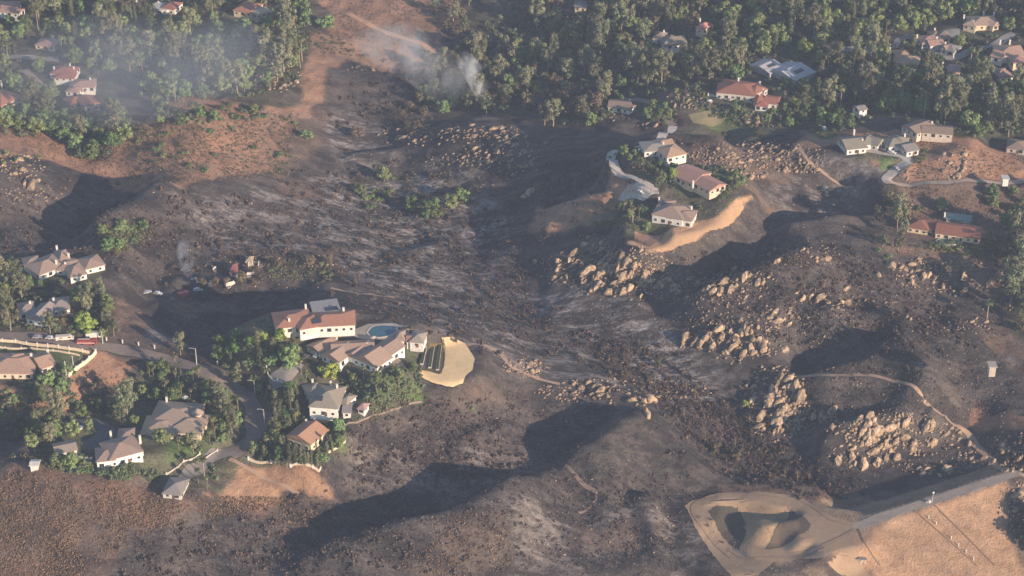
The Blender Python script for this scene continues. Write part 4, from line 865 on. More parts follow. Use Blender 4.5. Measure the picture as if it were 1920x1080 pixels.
lad = MB()
for s in (-.35, .35): lad.box((-1.3, s, 2.85), (6, .1, .12))
for k in range(10): lad.box((-4.0 + k * .6, 0, 2.85), (.08, .7, .08))
lad.build("ladder", mat((.6, .6, .58), .4), f)
vehicle("fire_engine", "smaller red utility truck with a pale body parked beside the burnt ridge track", 345, 558, 355, 556, 6.5, 2.3, BOX, (.25, .06, .05), [(.38, .47, 1.5, 2.1)], "fire truck", None, .45)
vehicle("box_truck", "white box truck parked right behind the red fire engine", 176, 634, 184, 635, 7, 2.4, BOX, WHITE, [(.38, .46, 1.5, 2.1)], "truck", None, .45)
vehicle("motor_home", "long pale motor home parked under the trees left of the fire engine", 122, 637, 140, 638, 8.5, 2.4, VAN, (.70, .60, .52), VANW + [(-.3, -.1, 1.4, 1.9)], "camper")
for px, py, qx, qy, c, lab in [(95, 636, 104, 637, (.6, .58, .55), "silver car parked left of the pale motor home"), (70, 634, 79, 634, (.3, .3, .32), "grey car parked second left of the pale motor home"), (276, 550, 284, 551, (.4, .4, .42), "grey car left of its pair on the burnt ridge track"), (296, 552, 305, 553, (.5, .52, .56), "silver car right of its pair on the burnt ridge track"),
        (595, 668, 588, 673, (.75, .74, .72), "white car in the gabled mansion's forecourt"), (572, 672, 565, 676, (.08, .08, .09), "black car in the gabled mansion's forecourt"), (1672, 288, 1680, 290, (.7, .68, .64), "white car beside the white hilltop estate's turnaround"), (1655, 284, 1662, 286, (.1, .1, .12), "dark car beside the white hilltop estate's turnaround"),
        (1680, 318, 1688, 322, (.35, .33, .32), "grey car at the bend of the hilltop driveway"), (1545, 243, 1553, 245, (.75, .72, .66), "white car on the bare lot left of the hilltop estate"), (1200, 362, 1207, 364, (.6, .6, .6), "silver car on the plateau's pale parking apron"), (372, 470 + 75, 379, 546, (.72, .7, .68), "pale burnt-out car left of the crimson-roofed hut"),
        (1780, 104, 1786, 106, (.7, .7, .7), "white car on the upper right street"), (150, 806, 156, 802, (.65, .65, .66), "silver car on the dark driveway above the white outbuilding")]:
    vehicle("car", lab, px, py, qx, qy, 4.6, 1.85, CAR, c, CARW, "car", "parked cars")
vehicle("van", "white van parked in a gap of the upper right wood", 1578, 184, 1588, 185, 6.5, 2.2, VAN, WHITE, VANW, "van")
# ------------------------------------------------------------------ pools
WAT = simple("pool_water", (0.05, 0.13, 0.17), 0.08, 0.25, .3, spec=.6); WAT2 = simple("green_pool_water", (0.08, 0.20, 0.18), 0.08, 0.2, .3, spec=.6)
def pool(label, pts, m, lift=.25):
    C = cat([tuple(p) for p in (lambda P: list(P) + [P[0]])(wpoly(pts))], .8)[:-1]; c = sum(C, Vector((0, 0))) / len(C); z = max(float(hgt(np.array(p.x), np.array(p.y))) for p in C) + lift; b = empty("swimming_pool", (c.x, c.y, z)); tag(b, label, "swimming pool")
    n = len(C); MB().add([(p.x - c.x, p.y - c.y, -.02) for p in C], [tuple(range(n))]).build("water", m, b)
    mb = MB(); O = [(p - c) * 1.0 + (p - c).normalized() * .9 for p in C]
    mb.add([(p.x - c.x, p.y - c.y, .06) for p in C] + [(o.x, o.y, .06) for o in O] + [(o.x, o.y, -.8) for o in O], [(k, (k + 1) % n, n + (k + 1) % n, n + k)[::-1] for k in range(n)] + [(n + k, n + (k + 1) % n, 2 * n + (k + 1) % n, 2 * n + k)[::-1] for k in range(n)]); mb.build("coping", mat((.62, .54, .45)), b)
pool("curved blue swimming pool with a pale rim on the terrace between the two mansions", "690 624 700 614 722 611 742 615 738 626 718 632 698 632", WAT)
pool("turquoise swimming pool on the bare ground below the red ranch house", "1756 452 1775 446 1800 449 1798 457 1770 459", WAT2)
pool("small blue pool at the top left beside the white terraced house", "345 14 358 13 362 18 348 19", WAT)
# ------------------------------------------------------------------ dam fittings
g = G(1747, 943); b = empty("gauge_mast", g); tag(b, "slim white mast with instrument boxes standing on the dam crest", "mast")
MB().tube((0, 0, -.2), (.3, 0, 6.5), .13, .08, 8).build("pole", mat(WHITE, .4), b); MB().box((-1.0, 0, .7), (1.1, .8, 1.4)).build("cabinet", mat((.6, .58, .55)), b); MB().box((.25, 0, 5.6), (.9, .3, .6)).build("sensor_box", mat(WHITE), b); MB().box((-2.3, .1, .4), (.9, .7, .8)).build("cabinet", mat((.35, .33, .3)), b)
for i, (px, py, w) in enumerate([(1741, 972, "topmost"), (1755, 984, "second from the crest"), (1783, 1011, "third from the crest"), (1797, 1024, "fourth from the crest"), (1811, 1037, "fifth from the crest"), (1825, 1050, "lowest")]):
    b = empty("marker_post", G(px, py)); tag(b, f"small white marker post on the dam face, {w}", "marker post", "white marker posts down the dam face")
    MB().tube((0, 0, -.2), (0, 0, 1.5), .22, .2, 8).build("post", mat(WHITE), b); MB().tube((0, 0, 1.5), (0, 0, 1.75), .3, .05, 8).build("cap", mat(WHITE), b)
b = empty("valve_house", G(1617, 1056)); tag(b, "small open valve stand with white pipes at the foot of the dam", "valve stand")
for x, y in ((-1, -.6), (1, -.6), (1, .6), (-1, .6)): MB().tube((x, y, -.2), (x, y, 2.2), .09, .09, 6).build("leg", mat(WHITE), b)
MB().box((0, 0, 2.28), (3.4, 2.0, .14)).build("canopy", mat((.30, .26, .23)), b); MB().tube((-.4, 0, 0), (-.4, 0, 1.4), .25, .25, 8).tube((-.4, 0, 1.2), (1.3, -.2, 1.2), .18, .18, 8).build("pipe", mat((.66, .6, .52)), b)
# ------------------------------------------------------------------ garden and ruin pieces
for i, (a, w) in enumerate([("797 655 791 688", "left"), ("812 652 806 692", "middle"), ("826 648 820 696", "right")]):
    P = pxpath(a); d = P[1] - P[0]; c = (P[0] + P[1]) / 2; b = empty("garden_bed", (c.x, c.y, max(P[0].z, P[1].z, c.z) + .1), math.atan2(d.y, d.x)); L = d.xy.length
    tag(b, f"long planted bed with a white rim on the fenced terrace, {w} one of three", "planter", "garden beds on the fenced terrace")
    MB().box((0, 0, 0), (L, 1.5, .7)).build("frame", mat((.55, .5, .44)), b); VB = clump_cloud(np.random.RandomState(i), np.array([(t, 0, .5) for t in np.linspace(-L / 2 + .7, L / 2 - .7, int(L / 1.1))]), [.6] * int(L / 1.1), 26, .35) if 'clump_cloud' in globals() else None
    MB().box((0, 0, .4), (L - .3, 1.15, .22)).build("planting", mat((.06, .09, .03), .9, nz=.5, ns=3), b)
for px, py, s, lab in [(395, 535, 1.0, "broken white wall corner of the burnt ruin, left of the hut"), (432, 536, 1.2, "broken white wall piece standing below the crimson-roofed hut"), (368, 527, .8, "low white rubble wall at the left end of the burnt ruins"), (470, 516, 1.0, "narrow white chimney stump right of the crimson-roofed hut"), (485, 497, .9, "pale low ruin wall right of the gazebo"), (402, 505, .7, "small white ruin pillar left of the crimson-roofed hut")]:
    g = G(px, py); b = empty("ruined_wall", g, R.uniform(0, 3)); tag(b, lab, "ruin", "burnt ruins on the left ridge")
    MB().box((0, 0, .8 * s), (4.2 * s, .4, 2.2 * s), 0, .85).box((2.0 * s, 1.2, .5 * s), (.4, 2.6, 1.6 * s)).build("panel", mat((.62, .56, .5), .9, nz=.35), b); MB().box((-1.2 * s, -1.2, .12), (2.4, 1.6, .5), .4).build("rubble", mat((.32, .26, .23), .95, nz=.4), b)
for px, py, c, lab in [(347, 752, WHITE, "white round parasol behind the turret house"), (700, 640, (.6, .5, .4), "tan round parasol at the pool terrace's left end"), (1130 + 200, 195, WHITE, "white round parasol beside the upper red-roofed mansion's wall")]:
    b = empty("parasol", G(px, py)); tag(b, lab, "parasol"); MB().tube((0, 0, 0), (0, 0, 2.4), .05, .05, 6).build("pole", mat((.5, .5, .5)), b); MB().tube((0, 0, 2.1), (0, 0, 2.8), 1.7, .05, 12).build("canopy", mat(c), b)
# ------------------------------------------------------------------ labels that single one thing out
ORD = ["nearest to it", "second nearest to it", "third nearest to it", "fourth nearest to it", "fifth nearest to it"]
def side_of(dx, dy):
    if abs(dx) > abs(dy) * 1.1: return "right of" if dx > 0 else "left of"
    return "below" if dy > 0 else "above"
_lab = {}
def label_all(items):
    """items: (object, short description, category, group, px, py)"""
    buck = {}
    for it in items:
        o, desc, cat_, grp, px, py = it
        l = min(LAND, key=lambda l: math.hypot(max(abs(px - l[1]) - l[3], 0), (py - l[2]) * 1.6))
        dx, dy = px - l[1], (py - l[2]) * 1.6
        k = (desc, side_of(dx, dy), l[0]); buck.setdefault(k, []).append((math.hypot(max(abs(dx) - l[3] * .6, 0), dy), it))
    for (desc, sd, lm), L_ in buck.items():
        L_.sort(key=lambda a: a[0])
        for r_, (d, (o, _, cat_, grp, px, py)) in enumerate(L_):
            if len(L_) == 1: lab = f"{desc} {sd} {lm}, the only one there"
            elif r_ < 3 and len(L_) > 1: lab = f"{desc} {sd} {lm}, {ORD[r_]}"
            else: lab = f"{desc} in the group {sd} {lm}"
            w = lab.split()
            if len(lab.split()) > 16: lab = lab.replace(", the only one there", ", alone").replace("in the group ", "")
            if len(lab.split()) > 16: lab = " ".join(lab.replace("the only one there", "alone").replace(" to it", "").replace("in the group ", "").split())
            for drop in (" with a bare trunk", " pale", " dark", " low", " weathered", " surviving on the burnt flat", " slim", " there", " scorched", ", third", ", second"):
                if len(lab.split()) > 16: lab = (" " + lab).replace(drop, "", 1).strip()
            o["label"] = lab; o["category"] = cat_; o["group"] = grp + " " + sd + " " + lm

# ------------------------------------------------------------------ foliage meshes
def quads(cent, nrm, size, rs, asp=0.75):
    n = len(cent); nrm = nrm / (np.linalg.norm(nrm, axis=1)[:, None] + 1e-9)
    r = rs.randn(n, 3); u = np.cross(nrm, r); u /= np.linalg.norm(u, axis=1)[:, None] + 1e-9; v = np.cross(nrm, u)
    s = size[:, None] * 0.5
    V = np.stack([cent - u * s - v * s * asp, cent + u * s - v * s * asp * .6, cent + u * s * .8 + v * s * asp, cent - u * s * .7 + v * s * asp], 1)
    return V.reshape(-1, 3)
def clump_cloud(rs, centres, radii, per, leaf, flat=0.85, jit=0.28):
    C_, N_, S_ = [], [], []
    for c, r in zip(centres, radii):
        d = rs.randn(per, 3); d /= np.linalg.norm(d, axis=1)[:, None]; d[:, 2] = np.where(d[:, 2] < -0.45, -d[:, 2], d[:, 2])
        rad = r * (0.62 + 0.45 * rs.rand(per)); C_.append(c + d * rad[:, None] * np.array([1, 1, flat])); N_.append(d + rs.randn(per, 3) * jit); S_.append(leaf * (0.6 + 0.8 * rs.rand(per)))
    return quads(np.concatenate(C_), np.concatenate(N_), np.concatenate(S_), rs)
def qmesh(name, V): return npmesh(name, V, np.arange(len(V)).reshape(-1, 4))
def leafmat(name, c, c2, vary=0.75):
    m, nt, bs = nodemat(name); g_ = nd(nt, "ShaderNodeNewGeometry"); tc = nd(nt, "ShaderNodeTexCoord")
    f = tex(nt, 0.55, 3, tc.outputs["Object"], 0.6); rp_ = nd(nt, "ShaderNodeMapRange"); nt.links.new(g_.outputs["Random Per Island"], rp_.inputs[0])
    o = cmix(nt, f, tuple(c), tuple(c2)); b = mth(nt, 'MULTIPLY_ADD', g_.outputs["Random Per Island"], 0.7, 0.65)
    n_ = nd(nt, "ShaderNodeHueSaturation"); oi = nd(nt, "ShaderNodeObjectInfo"); nt.links.new(o, n_.inputs["Color"])
    nt.links.new(mth(nt, 'MULTIPLY', b, mth(nt, 'MULTIPLY_ADD', oi.outputs["Random"], vary, 1 - vary / 2)), n_.inputs["Value"])
    nt.links.new(mth(nt, 'MULTIPLY_ADD', mth(nt, 'FRACT', mth(nt, 'MULTIPLY', oi.outputs["Random"], 13.7)), 0.075, 0.452), n_.inputs["Hue"])
    nt.links.new(n_.outputs[0], bs.inputs["Base Color"]); bs.inputs["Roughness"].default_value = 0.8; bs.inputs["Specular IOR Level"].default_value = 0.2
    return m
LEAF = dict(broad=leafmat("leaves", (0.092, 0.148, 0.055), (0.195, 0.255, 0.105)), euc=leafmat("grey_green_leaves", (0.118, 0.140, 0.078), (0.215, 0.220, 0.13)),
    lime=leafmat("bright_leaves", (0.16, 0.25, 0.05), (0.25, 0.36, 0.085), .2), palm=leafmat("palm_leaves", (0.080, 0.100, 0.045), (0.17, 0.17, 0.08)),
    scorch=leafmat("scorched_leaves", (0.115, 0.100, 0.058), (0.185, 0.155, 0.092)), cyp=leafmat("dark_needles", (0.078, 0.098, 0.055), (0.14, 0.15, 0.085)), twig=leafmat("charred_twigs", (0.07, 0.058, 0.048), (0.13, 0.105, 0.085)))
BARK = simple("bark", (0.20, 0.15, 0.11), 0.9, 0.3); PALEBARK = simple("pale_bark", (0.30, 0.24, 0.18), 0.85, 0.25); CHAR = simple("charred_bark", (0.09, 0.07, 0.06), 0.95, 0.3)
def limbs(rs, h, r0, n, spread, top, m, lean=0.05):
    mb = MB(); p = Vector((0, 0, -0.4)); k = 4; pts = [p]
    for i in range(1, k + 1): pts.append(Vector((rs.uniform(-lean, lean) * h * i / k, rs.uniform(-lean, lean) * h * i / k, h * top * i / k)))
    for i in range(k): mb.tube(pts[i], pts[i + 1], r0 * (1 - i * .18), r0 * (1 - (i + 1) * .18), 6)
    for i in range(n):
        a = i * 2.4 + rs.rand(); b = pts[2 + i % 3]; e = b + Vector((math.cos(a) * spread * h, math.sin(a) * spread * h, h * rs.uniform(.18, .34))); mid = (b + e) / 2 + Vector((0, 0, -0.03 * h))
        mb.tube(b, mid, r0 * .45, r0 * .3, 5); mb.tube(mid, e, r0 * .3, r0 * .12, 5)
    return mb.mesh("trunk")
def tree_meshes(kind, seed):
    rs = np.random.RandomState(seed); L_ = []
    if kind in ('broad', 'lime', 'scorch'):
        h = 7.0; n = 21; cs = []; rr = []
        for i in range(n):
            a = rs.rand() * 6.28; q = rs.rand() ** .5; zz = rs.rand(); rad = 2.7 * q * math.sqrt(max(.15, 1 - (zz - .35) ** 2 * 1.4)); cs.append((rad * math.cos(a), rad * math.sin(a), 1.3 + zz * 4.8)); rr.append(rs.uniform(.75, 1.7))
        V = clump_cloud(rs, np.array(cs), rr, 84 if kind != 'scorch' else 46, 0.54); tr = limbs(rs, h, .26, 5, .28, .55, None); bark = BARK
        lf = LEAF['broad' if kind == 'broad' else kind]
    elif kind == 'euc':
        cs = []; rr = []; h = 14.0
        for i in range(24):
            zz = rs.rand() ** .9; a = rs.rand() * 6.28; rad = (1.2 + 2.6 * math.sin(min(1, zz + .15) * 2.6)) * rs.rand() ** .6; cs.append((rad * math.cos(a), rad * math.sin(a), 3.6 + zz * 9.6)); rr.append(rs.uniform(.6, 1.6))
        V = clump_cloud(rs, np.array(cs), [q * 1.15 for q in rr], 80, 0.56, 1.25); tr = limbs(rs, h, .30, 7, .20, .72, None, .06); bark = PALEBARK; lf = LEAF['euc']
    elif kind == 'cyp':
        h = 10.0; zz = np.linspace(1.0, 9.4, 12); cs = [(rs.uniform(-.25, .25), rs.uniform(-.25, .25), z) for z in zz]; rr = [1.15 * math.sin(min(1, (z + 1) / 10.6) * 2.75) + .35 for z in zz]
        V = clump_cloud(rs, np.array(cs), rr, 42, 0.5, 1.1); tr = limbs(rs, h, .18, 2, .04, .8, None, .01); bark = BARK; lf = LEAF['cyp']
    elif kind == 'shrub':
        cs = [(rs.uniform(-1.2, 1.2), rs.uniform(-1.2, 1.2), rs.uniform(.4, 1.3)) for i in range(7)]; V = clump_cloud(rs, np.array(cs), [rs.uniform(.7, 1.1) for i in cs], 34, 0.42); tr = limbs(rs, 1.6, .09, 4, .3, .4, None); bark = BARK; lf = LEAF['broad']
    elif kind == 'palm':
        h = 9.0; P_l = []
        for i in range(26):
            a = i * 2.4; el = rs.uniform(-.5, 1.1); ln = rs.uniform(1.6, 2.3); d = np.array([math.cos(a), math.sin(a), 0]); s = np.cross(d, [0, 0, 1]); p = np.array([0, 0, h]); seg = 4
            for k in range(seg):
                t0 = k / seg; e_ = el - t0 * 1.7; q = p + (d * math.cos(e_) + np.array([0, 0, 1]) * math.sin(e_)) * ln / seg; w0 = .34 * math.sin(.5 + t0 * 2.2); w1 = .34 * math.sin(.5 + (t0 + .25) * 2.2)
                P_l.append([p - s * w0, p + s * w0, q + s * w1, q - s * w1]); p = q
        V = np.array(P_l).reshape(-1, 3); mb = MB(); mb.tube((0, 0, -.4), (.15, .1, h * .5), .24, .18, 7); mb.tube((.15, .1, h * .5), (0, 0, h + .1), .18, .15, 7); tr = mb.mesh("trunk"); bark = PALEBARK if seed % 2 else BARK; lf = LEAF['palm']
    elif kind == 'bare':
        h = 6.0; mb = MB(); V = []; tr = limbs(rs, h, .16, 11, .30, .85, None, .08); cs = [(rs.uniform(-1.6, 1.6), rs.uniform(-1.6, 1.6), rs.uniform(2, 5)) for i in range(9)]
        V = clump_cloud(rs, np.array(cs), [1.1] * 9, 14, 0.26, 1.0, 1.5); bark = CHAR if seed % 3 else PALEBARK; lf = LEAF['twig']
    tr.materials.append(bark); cr = qmesh("crown", V); cr.materials.append(lf); return tr, cr
TM = {k: [tree_meshes(k, 100 + 7 * i) for i in range(n)] for k, n in (('broad', 6), ('lime', 2), ('scorch', 3), ('euc', 6), ('cyp', 3), ('shrub', 4), ('palm', 4), ('bare', 4))}
KN = dict(broad=("broadleaf_tree", "tree"), lime=("broadleaf_tree", "tree"), scorch=("scorched_tree", "tree"), euc=("eucalyptus_tree", "tree"), cyp=("cypress_tree", "tree"), shrub=("shrub", "shrub"), palm=("palm_tree", "palm tree"), bare=("bare_tree", "tree"))
BASEH = dict(broad=7.4, lime=7.4, scorch=7.4, euc=14.5, cyp=10, shrub=2.2, palm=10, bare=6.5); BASER = dict(broad=3.9, lime=3.9, scorch=3.9, euc=4.0, cyp=1.5, shrub=1.8, palm=2.0, bare=2.2)
DESC = dict(broad="round dark green tree", lime="bright lime green tree", scorch="rusty brown scorched tree", euc="tall grey green eucalyptus", cyp="slim dark cypress", shrub="low green bush", palm="palm tree with a bare trunk", bare="leafless charred tree")
TREES = []; TW = []; ITEMS = []
def add_tree(kind, px, py, h=None, wide=1.0, g=None, lab=None, desc=None):
    g = g or G(px, py); h = h or BASEH[kind] * R.uniform(.75, 1.2); s = h / BASEH[kind]
    tr, cr = R.choice(TM[kind]); nm, ct = KN[kind]
    e = empty(nm, (g.x, g.y, g.z), R.uniform(0, 6.28)); e.scale = (s * wide, s * wide, s)
    link("trunk", tr, None, e); link("crown", cr, None, e)
    TW.append((g.x, g.y, BASER[kind] * s * wide)); 
    if lab: tag(e, lab, ct)
    else: ITEMS.append((e, desc or DESC[kind], ct, "green trees" if ct == "tree" else ct + "s", px, py))
    return e
def blocked(g, r, h):
    for (x, y, a, b, rz) in FOOT:
        dx, dy = g.x - x, g.y - y; u = dx * math.cos(rz) + dy * math.sin(rz); v = -dx * math.sin(rz) + dy * math.cos(rz)
        if abs(u) < a + r * .75 and abs(v) < b + r * .75: return True
    px, py = proj(g.x, g.y, g.z); tx, ty = proj(g.x, g.y, g.z + h); wpx = r * 3.6
    for (x0, y0, x1, y1) in BLD:
        if px + wpx * .5 > x0 and px - wpx * .5 < x1 and py > (y0 + y1) / 2 and ty < y1 - (y1 - y0) * .30: return True
    for (nm, lb, A_, w, c) in ROADS:
        if nm in ("road", "driveway", "parking_apron", "cul_de_sac") and np.min(np.hypot(A_[:, 0] - g.x, A_[:, 1] - g.y)) < w / 2 + r * .55: return True
    return False
def inpoly(P, x, y):
    c = False; n = len(P)
    for i in range(n):
        x1, y1 = P[i]; x2, y2 = P[i - 1]
        if (y1 > y) != (y2 > y) and x < (x2 - x1) * (y - y1) / (y2 - y1) + x1: c = not c
    return c
UNDERG = []; FAR = []; NB = [0]
def wood(poly, n, mix, hs=1.0, gap=0.8, rng=11, desc=None, avoid=True):
    """scatter n individual trees in a traced patch of ground"""
    v = list(map(float, poly.split())); P = [(v[i], v[i + 1]) for i in range(0, len(v), 2)]; r = random.Random(rng)
    x0, x1 = min(p[0] for p in P), max(p[0] for p in P); y0, y1 = min(p[1] for p in P), max(p[1] for p in P); ks = list(mix); ws = [mix[k] for k in ks]; done = 0
    for _ in range(n * 14):
        if done >= n: break
        px, py = r.uniform(x0, x1), r.uniform(y0, y1)
        if r.random() > (330.0 + 0) / (330 + (py - y0) * 0.6) or not inpoly(P, px, py): continue
        k = r.choices(ks, ws)[0]; s = r.uniform(.7, 1.25) * hs; h = BASEH[k] * s; rad = BASER[k] * s; g = G(px, py)
        if any((g.x - a) ** 2 + (g.y - b) ** 2 < ((rad + c) * gap) ** 2 for a, b, c in TW): continue
        if avoid and blocked(g, rad, h): 
            if k in ('euc', 'broad', 'palm') and r.random() < .6 and not blocked(g, 1.8, 2.2): UNDERG.append((g.x, g.y, g.z, 1.0))
            continue
        if k == 'broad' and py < 135 and NB[0] > 70: FAR.append((g.x, g.y, g.z, s, r.randrange(6))); TW.append((g.x, g.y, rad)); done += 1; continue
        if k == 'broad': NB[0] += 1
        add_tree(k, px, py, h, r.uniform(.85, 1.15), g, desc=(desc or {}).get(k)); done += 1
# single trees the photo shows clearly
for a in [("scorch", 1692, 422, 13, 1.0, "big brown-green eucalyptus leaning over the left end of the red ranch house"), ("euc", 1684, 472, 13, 1.0, "grey green eucalyptus on the burnt slope just below the red ranch house's left end"),
          ("euc", 1893, 545, 20, 1.1, "tallest eucalyptus with white trunk at the right edge, middle height"), ("palm", 1850, 598, 11, 1.5, "lone spreading green tree with a thin trunk on the dark slope at right"),
          ("broad", 1762, 396, 7.5, .9, "round dark green tree on the dry bank above the red ranch house"), ("broad", 1720, 396, 4, 1, "small round bush left of the round tree above the red ranch house"),
          ("broad", 610, 52, 10, 1.3, "big round dark oak alone at the left edge of the top dry field"), ("broad", 575, 35, 8, 1.1, "second round oak at the left edge of the top dry field"),
          ("lime", 1508, 100, 10, 1.0, "bright green dome-shaped tree in the upper wood above the grey sheds"), ("euc", 1234, 362, 14, .8, "tall yellowish eucalyptus on the plateau beside the curved driveway"),
          ("lime", 1262, 338, 8, .8, "light green tree left of the long pink-tiled house"), ("broad", 623, 632, 9, 1.0, "round green tree between the rust-red mansion and the gabled mansion"),
          ("lime", 618, 708, 9, 1.15, "big bright lime tree in front of the gabled mansion"), ("broad", 544, 690, 13, .9, "tall full green tree left of the gabled mansion's forecourt"),
          ("lime", 445, 662, 6, 1.2, "leftmost of the lime green bushes at the ravine edge"), ("lime", 470, 648, 6, 1.2, "middle lime green bush at the ravine edge"), ("lime", 492, 640, 6, 1.2, "rightmost lime green bush at the ravine edge"),
          ("lime", 524, 640, 7, 1.0, "lime green tree just left of the rust-red mansion"), ("broad", 410, 675, 8, 1.0, "round dark tree at the ravine edge right of the street lamp"), ("euc", 339, 665, 13, .9, "olive conical tree beside the street above the bend"),
          ("euc", 447, 730, 14, .8, "tall olive tree at the corner where the street turns to the cul-de-sac"), ("lime", 163, 626, 11, 1.1, "bright green tree behind the fire engine"), ("euc", 95, 628, 13, 1.1, "brown-green tree in front of the shaded house"), ("scorch", 118, 612, 9, 1.0, "brownish tree beside the shaded house, behind the parked cars"),
          ("euc", 214, 630, 11, .8, "slender olive tree right of the fire engine"), ("euc", 20, 620, 17, 1.0, "large tree at the left edge above the street"), ("palm", 118, 108, 15, .9, "very tall thin palm alone beside the small tan-roofed house"),
          ("scorch", 670, 258, 8, 1.2, "pale olive scorched tree alone on the burnt flat near the top centre"), ("scorch", 1085, 212, 12, 1.2, "large olive-brown tree at the lower edge of the burnt wood"), ("lime", 885, 0 + 770, 2.2, 1.0, "small green survivor bush on the burnt slope below the sand patch"), ("lime", 1397, 762, 4, 1.0, "small bright green bush left of the tall rock tower"),
          ("broad", 575, 262, 6, 1.5, "dark green thicket tree at the lower edge of the upper dry slope"), ("euc", 982, 45, 14, 1.0, "slender eucalyptus at the top centre edge of the shadowed field"), ("euc", 850, 40, 14, 1.3, "eucalyptus group leader in the middle of the top dry field"), ("euc", 872, 60, 12, 1.0, "smaller eucalyptus just right of the top dry field's biggest")]:
    add_tree(a[0], a[1], a[2], a[3], a[4], lab=a[5])
MIXW = {'euc': 4, 'broad': 5, 'palm': 1.2, 'cyp': 1}
wood("-30 -10 590 -10 575 60 565 140 480 175 400 180 300 200 250 150 190 130 60 210 -30 200", 190, {'euc': 2.5, 'broad': 6, 'palm': .8, 'cyp': .7}, 1.4, .58, 1)
wood("-30 215 120 205 220 200 240 260 200 300 150 300 100 255 -30 250", 38, {'euc': 1.5, 'broad': 5}, 1.35, .55, 2)
wood("280 190 420 200 500 195 515 215 420 230 300 240", 26, {'broad': 2, 'shrub': 4}, .8, .7, 3)
wood("820 120 960 90 1100 100 1180 150 1130 230 1060 250 960 215 880 215 830 200", 90, {'euc': 4, 'broad': 2, 'scorch': 3.5, 'bare': 1}, 1.25, .55, 4)
wood("790 140 840 110 900 90 960 110 960 200 900 215 830 215 780 200", 26, {"euc": 4, "scorch": 3, "broad": 2, "bare": 1}, 1.1, .6, 41)
wood("815 20 880 10 890 60 840 80", 7, {"euc": 4, "scorch": 1}, 1.1, .7, 42)
wood("1640 380 1700 380 1690 440 1650 430", 5, {"euc": 3, "scorch": 2}, 1.0, .7, 43)
wood("1880 430 1925 430 1925 640 1890 600", 9, {"euc": 4, "scorch": 1}, 1.3, .6, 44)
wood("1000 -10 1300 -10 1330 60 1280 150 1180 180 1100 100 1000 60", 95, {'euc': 5, 'broad': 2.5, 'scorch': 2, 'palm': .6}, 1.4, .56, 5)
wood("1290 -10 1940 -10 1940 60 1700 150 1480 110 1300 90", 140, {'euc': 2, 'broad': 6, 'palm': .7, 'cyp': 1}, 1.4, .58, 6)
wood("1280 110 1500 130 1700 130 1940 120 1940 265 1840 260 1700 215 1500 205 1460 170 1290 150", 150, {'euc': 3, 'broad': 4.5, 'palm': 2, 'cyp': .8}, 1.35, .58, 7)
wood("1470 195 1640 220 1600 240 1500 235 1480 225", 30, {'broad': 4, 'shrub': 2}, .85, .62, 8)
wood("1250 175 1340 175 1500 190 1490 240 1420 235 1370 215 1260 190", 34, {'broad': 3, 'shrub': 3, 'palm': 2}, .7, .7, 9)
wood("1890 440 1940 430 1940 640 1905 620 1890 560", 9, {'euc': 3, 'scorch': 2}, 1.2, .6, 10)
wood("1850 370 1940 350 1940 440 1880 430", 9, {'broad': 1}, 1.0, .6, 12)
wood("190 440 265 415 275 430 250 465 200 478", 30, {'shrub': 3, 'broad': 1}, .9, .6, 13, {'shrub': "leafy bush of the bright hedge"})
wood("0 520 60 530 30 620 0 620", 10, {'euc': 2, 'broad': 3}, 1.2, .6, 14)
wood("20 520 180 505 200 545 180 560 60 560 20 545", 16, {'broad': 2, 'shrub': 3}, .8, .7, 15)
wood("130 545 200 560 230 620 190 640 60 620 60 600", 14, {'euc': 2, 'broad': 3, 'shrub': 2}, 1.0, .65, 16)
wood("400 640 560 640 560 690 500 700 480 730 440 700 400 690", 30, {'broad': 4, 'cyp': 1, 'shrub': 2}, .95, .62, 17)
wood("280 690 420 700 440 760 440 800 400 810 380 755 280 755 260 740", 44, {'euc': 1, 'palm': 4, 'broad': 4, 'shrub': 2}, .95, .62, 18)
wood("380 790 450 760 440 830 390 860 400 930 350 900 360 860 290 830 400 830", 34, {'euc': 2, 'palm': 2, 'broad': 4}, .95, .62, 19)
wood("90 800 180 770 250 760 260 800 190 800 140 820 90 840 40 850 50 820", 30, {'broad': 4, 'euc': 1}, 1.0, .62, 20)
wood("0 740 100 700 150 690 110 740 60 780 0 790", 24, {'broad': 3, 'euc': 1, 'shrub': 2}, .9, .65, 21)
wood("100 855 210 868 260 870 240 900 110 880", 34, {'shrub': 5, 'broad': 2}, .95, .6, 22)
wood("480 730 560 740 560 800 545 860 480 865 470 830 500 800", 40, {'cyp': 2, 'broad': 4, 'palm': 1.5}, .9, .62, 23)
wood("600 830 640 800 640 840 600 880 540 870 530 850", 16, {'cyp': 3, 'broad': 2}, .9, .62, 24)
wood("620 690 780 690 790 720 720 770 660 780 660 740", 44, {'shrub': 4, 'palm': 2, 'broad': 2}, .75, .66, 25)
wood("500 700 580 700 570 730 510 725", 16, {'broad': 3, 'palm': 1, 'shrub': 2}, .8, .66, 26)
wood("1160 290 1200 285 1300 330 1340 350 1400 320 1390 350 1320 400 1290 375 1230 335", 52, {'shrub': 4, 'broad': 3}, .75, .66, 27)
wood("1150 400 1200 380 1215 420 1230 440 1190 430", 18, {'shrub': 3, 'broad': 1, 'palm': 1}, .8, .66, 28)
wood("1190 200 1250 190 1270 215 1250 240 1200 225", 22, {'shrub': 3, 'broad': 2}, .8, .66, 29)
wood("1690 290 1740 280 1730 310 1690 300", 8, {'shrub': 3, 'broad': 1}, .8, .66, 30)
wood("1720 440 1860 450 1850 480 1760 470", 20, {'shrub': 4, 'broad': 1}, .9, .66, 31)
wood("660 350 740 330 730 385 690 390", 15, {'shrub': 2, 'broad': 2}, 1.2, .6, 32, {'shrub': "green bush surviving on the burnt flat", 'broad': "green tree surviving on the burnt flat"})
